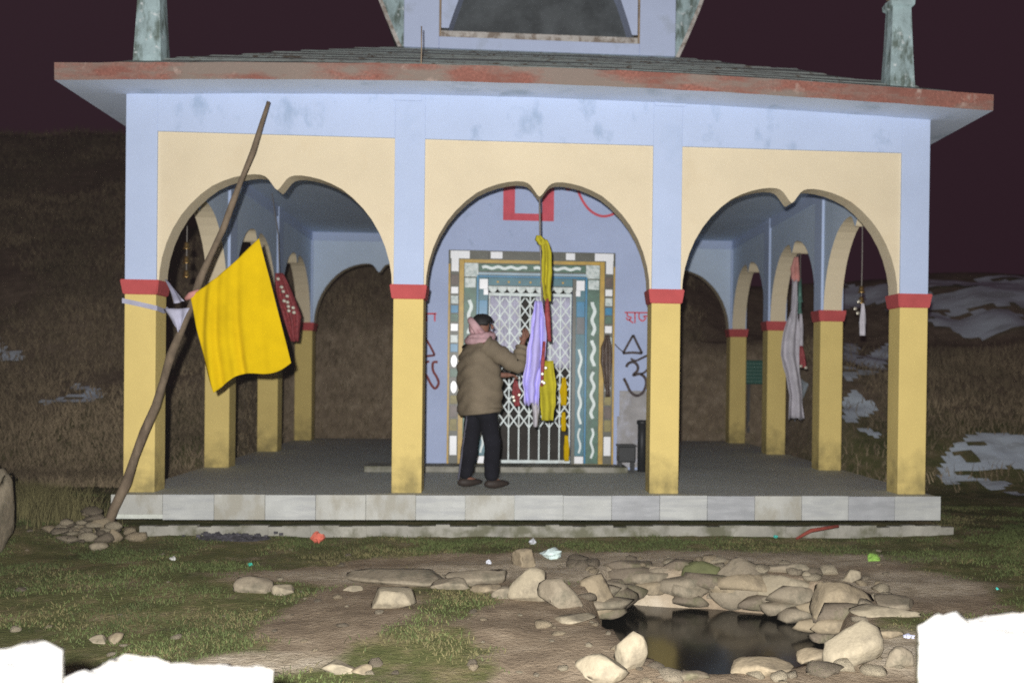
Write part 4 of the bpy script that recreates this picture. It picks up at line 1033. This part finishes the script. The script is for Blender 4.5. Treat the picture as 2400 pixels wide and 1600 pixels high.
# ash heap under the plinth
p = hit(555, 1258); ah = empty('ash_heap', (p.x, -.42, p.z), 'dark heap of ash and charred scraps against the plinth', 'ash heap')
V = []; Fc = []; nx_, ny_ = 30, 10
for j_ in range(ny_+1):
    for i_ in range(nx_+1):
        a_, b_ = i_/nx_*2-1, j_/ny_*2-1; h_ = max(0, 1-a_*a_-b_*b_*.9)**.7
        V.append((p.x+a_*.36, -.42+b_*.13, ground(p.x+a_*.36, -.42+b_*.13)-.012+h_*(.055+.05*noise.noise(Vector((i_*.55, j_*.7, 3))))))
for j_ in range(ny_):
    for i_ in range(nx_): q = j_*(nx_+1)+i_; Fc.append((q, q+1, q+nx_+2, q+nx_+1))
mesh('ash', V, Fc, m_ash, ah)
bm = bmesh.new(); rr = random.Random(8)
for _ in range(60):
    a_, b_ = rr.gauss(0, .16), rr.gauss(0, .05); xx, yy = p.x+a_, -.44+b_; l_ = rr.uniform(.012, .04)
    bm_box(bm, xx, xx+l_, yy, yy+l_*.5, ground(xx, yy)+.03, ground(xx, yy)+.03+l_*.6)
o = bm_obj('charred_scraps', bm, m_ash, ah); o['kind'] = 'stuff'

# whitewashed parapet blocks by the road
def block(x0, x1, y0, y1, ztop, seed, label, slope=0.):
    bm = bmesh.new(); zb_ = -.40; nx_, nz_, ny_ = 12, 14, 6
    bmesh.ops.create_grid(bm, x_segments=1, y_segments=1, size=1); bm.clear()
    bm_box(bm, x0, x1, y0, y1, zb_, ztop, 0)
    bmesh.ops.subdivide_edges(bm, edges=bm.edges[:], cuts=11, use_grid_fill=True)
    cxx, cyy = (x0+x1)/2, (y0+y1)/2
    for v in bm.verts:
        p = v.co; t_ = sstep(ztop-.25, ztop, p.z)
        d = Vector((p.x-cxx, p.y-cyy, 0)); rx = abs(d.x)/((x1-x0)/2); ry = abs(d.y)/((y1-y0)/2)
        p.z += t_*(.035*noise.noise(Vector((p.x*9, p.y*9, seed)))+.02*noise.noise(Vector((p.x*24, p.y*24, seed)))+slope*(p.x-cxx)/((x1-x0)/2))-t_*.018*max(0, (max(rx, ry)-.8)/.2)**2
        n3 = noise.noise_vector(p*6+Vector((seed, 0, 0)))*.012+noise.noise_vector(p*17+Vector((seed, 0, 0)))*.005
        v.co = p+n3
    o = bm_obj('parapet_block', bm, m_white_wash, None, True); return props(o, label, 'parapet block', 'whitewashed parapet blocks')
block(2.02, 2.505, -7.30, -7.03, .470, 3, 'tall whitewashed parapet block with a square corner')
block(2.49, 2.94, -7.02, -6.80, .365, 9, 'lower whitewashed parapet block with a sloping uneven top', -.02)
bk = block(4.65, 5.25, -7.20, -6.92, .500, 15, 'whitewashed parapet block with a knob on its corner, nearest the pool')
o = stone_mesh('knob', (4.71,-7.0,.495), .05, .06, .035, 5, m_white_wash, 2); o.parent = bk

# ------------------------------------------------------------------ litter, sign
def scrap(u, v, w_, h_, col, name, label, seed):
    p = hit(u, v); s = px_m(p); mt = M(name+'_plastic', col, var=.15, scale=20, bump=.2, rough=.4)
    bm = bmesh.new(); bmesh.ops.create_icosphere(bm, subdivisions=2, radius=1)
    for v_ in bm.verts:
        d = v_.co.copy(); k = .75+.7*noise.noise(d*2.2+Vector((seed*5, 0, 0))); v_.co = Vector((p.x+d.x*k*w_/s/2, p.y+d.y*k*w_/s/2, p.z+.35*h_/s+d.z*k*h_/s/2))
    props(bm_obj(name, bm, mt), label, 'litter')
scrap(745,1272,36,34,(.62,.16,.11),'plastic_wrapper','crumpled orange red wrapper in the grass below the plinth',1)
scrap(586,1326,15,11,(.05,.45,.33),'plastic_scrap','small turquoise plastic scrap in the grass left of the orange wrapper',2)
scrap(1295,1310,62,36,(.55,.66,.64),'plastic_bag','crumpled pale plastic bag behind the yellowish stone',3)
scrap(1248,1275,20,18,(.6,.62,.66),'paper_scrap','white paper scrap below the plinth beside the plastic bag',4)
scrap(1144,1322,16,15,(.55,.57,.62),'paper_ball','white crumpled paper lump on the outcrop',5)
scrap(2045,1314,36,24,(.24,.42,.09),'green_wrapper','bright green wrapper in the grass right of the pool',6)
scrap(1818,1260,12,9,(.06,.45,.38),'turquoise_scrap','tiny turquoise scrap at the lower ledge',7)
scrap(2338,1382,9,8,(.06,.5,.42),'turquoise_chip','tiny turquoise cap in the grass right of the pool rocks',8)
scrap(2130,1496,32,16,(.55,.57,.75),'pale_wrapper','pale lilac wrapper beside the parapet block',9)
scrap(405,1312,18,12,(.5,.5,.47),'grey_scrap','pale grey scrap in the grass behind the tall white block',10)
p = [at(1866,1262,-.40), at(1900,1243,-.40), at(1965,1232,-.38)]
props(tube('red_stick', p, [.012,.02,.016], M('red_brown_stick', (.22,.05,.035), var=.3, scale=20)), 'reddish brown stick resting on the lower ledge', 'stick')
t = empty('notice_board', (8.2, 8.5, ground(8.2, 8.5)), 'green notice board with rows of lettering beyond the side arcade', 'sign')
box('board', 7.93, 8.52, 8.48, 8.52, 1.02, 1.46, m_sign, t, .008)
for xx in (8.0, 8.42): box('post', xx, xx+.05, 8.521, 8.57, ground(xx, 8.5)-.1, 1.43, m_post, t, .004)
random.seed(11)
for r_ in range(6):
    bm = bmesh.new(); xx = 7.96
    while xx < 8.46:
        l_ = random.uniform(.02, .06); bm_box(bm, xx, xx+l_, 8.475, 8.482, 1.385-r_*.065, 1.408-r_*.065); xx += l_+.015
    bm_obj('lettering_row', bm, m_signtxt, t)

# ------------------------------------------------------------------ grass
def blades(name, pts, mats, kind_label, hmin, hmax, wid, lean, per=5, spread=.03, pick=None):
    V = []; Fc = []; mi = []
    for (x_, yy_) in pts:
        z_ = ground(x_, yy_); mt_i = pick(x_, yy_) if pick else 0
        for k in range(per):
            bx, by = x_+random.gauss(0, spread), yy_+random.gauss(0, spread); a_ = random.uniform(0, 2*math.pi); h_ = random.uniform(hmin, hmax)
            lx, ly = random.gauss(0, lean)*h_, random.gauss(0, lean)*h_; dx, dy = math.cos(a_)*wid, math.sin(a_)*wid
            i0 = len(V); V += [(bx-dx, by-dy, z_-.01), (bx+dx, by+dy, z_-.01), (bx+dx*.6+lx*.4, by+dy*.6+ly*.4, z_+h_*.6), (bx-dx*.6+lx*.4, by-dy*.6+ly*.4, z_+h_*.6), (bx+lx, by+ly, z_+h_)]
            Fc += [(i0, i0+1, i0+2, i0+3), (i0+3, i0+2, i0+4)]; mi += [mt_i, mt_i]
    o = mesh(name, V, Fc, mats, None, mi=mi); props(o, kind_label, 'grass', kind='stuff')
random.seed(5); pts = []
def blocked(x_, yy_): return (-.1 < x_ < 7.95 and -.36 < yy_ < 8.1) or pool_d(x_, yy_) > -.1
while len(pts) < 24000:
    x_, yy_ = random.uniform(-3.5, 10.5), -5.6+random.random()**.8*7.5
    c_ = cover(x_, yy_)
    if blocked(x_, yy_) or random.random() > (c_-.25)*1.6*sstep(-.25, .3, noise.noise(Vector((x_*1.9, yy_*1.9, 90)))+.3*noise.noise(Vector((x_*6, yy_*6, 91))))*(1-pale(x_, yy_)): continue
    pts.append((x_, yy_))
blades('grass', pts, m_blade, 'short patchy grass growing round the shrine', .008, .028, .004, 1.1, 5, .04, lambda a_, b_: 1 if noise.noise(Vector((a_*1.1, b_*1.1, 60)))+random.gauss(0, .25) > .22 else 0)
pts = []
for _ in range(900):
    a_ = random.uniform(0, 6.28); r_ = abs(random.gauss(0, .22)); pts.append((-.83+r_*math.cos(a_)*1.2, .2+r_*math.sin(a_)))
blades('dry_tussock', pts, [m_blade[1]], 'dry brown grass tussock beside the tall boulder', .10, .36, .004, .25, 4, .02)
pts = []
while len(pts) < 34000:
    yy_ = 3+random.random()**1.6*30; hw = (yy_+9.5)*.62; x_ = 3.55+random.uniform(-1, 1)*hw
    if -.3 < x_ < 8.2 and yy_ < 8.3: continue
    if noise.noise(Vector((x_*.35, yy_*.35, 77))) < -.28 or (int(x_//.25), int(yy_//.25)) in SNOWCELL: continue
    if x_ > 7 and random.random() > sstep(2.5, 10, yy_): continue
    an = (x_-3.55)/(yy_+9.5)
    if yy_ > 9.4 and an > .19: continue
    pts.append((x_, yy_))
blades('hillside_grass', pts, [m_hillgrass], 'dry brown grass covering the dark hillside', .04, .20, .009, .6, 6, .16)

# ------------------------------------------------------------------ thin mist volume, added to lift the darks and fade far slopes
hz = box('haze', -152, 152, -82, 162, -3, 32, None, None, 0); hz.data.materials.clear()
hm = bpy.data.materials.new('added_mist'); hm.use_nodes = True; nt = hm.node_tree; nt.nodes.clear()
ho = nt.nodes.new('ShaderNodeOutputMaterial'); hv = nt.nodes.new('ShaderNodeVolumePrincipled'); nt.links.new(hv.outputs[0], ho.inputs['Volume'])
hv.inputs['Color'].default_value = (.97,.97,.97,1); hv.inputs['Density'].default_value = .0032; hv.inputs['Anisotropy'].default_value = .92
hz.data.materials.append(hm); props(hz, 'thin added mist that lifts the darks and fades the slopes', 'haze', kind='stuff')
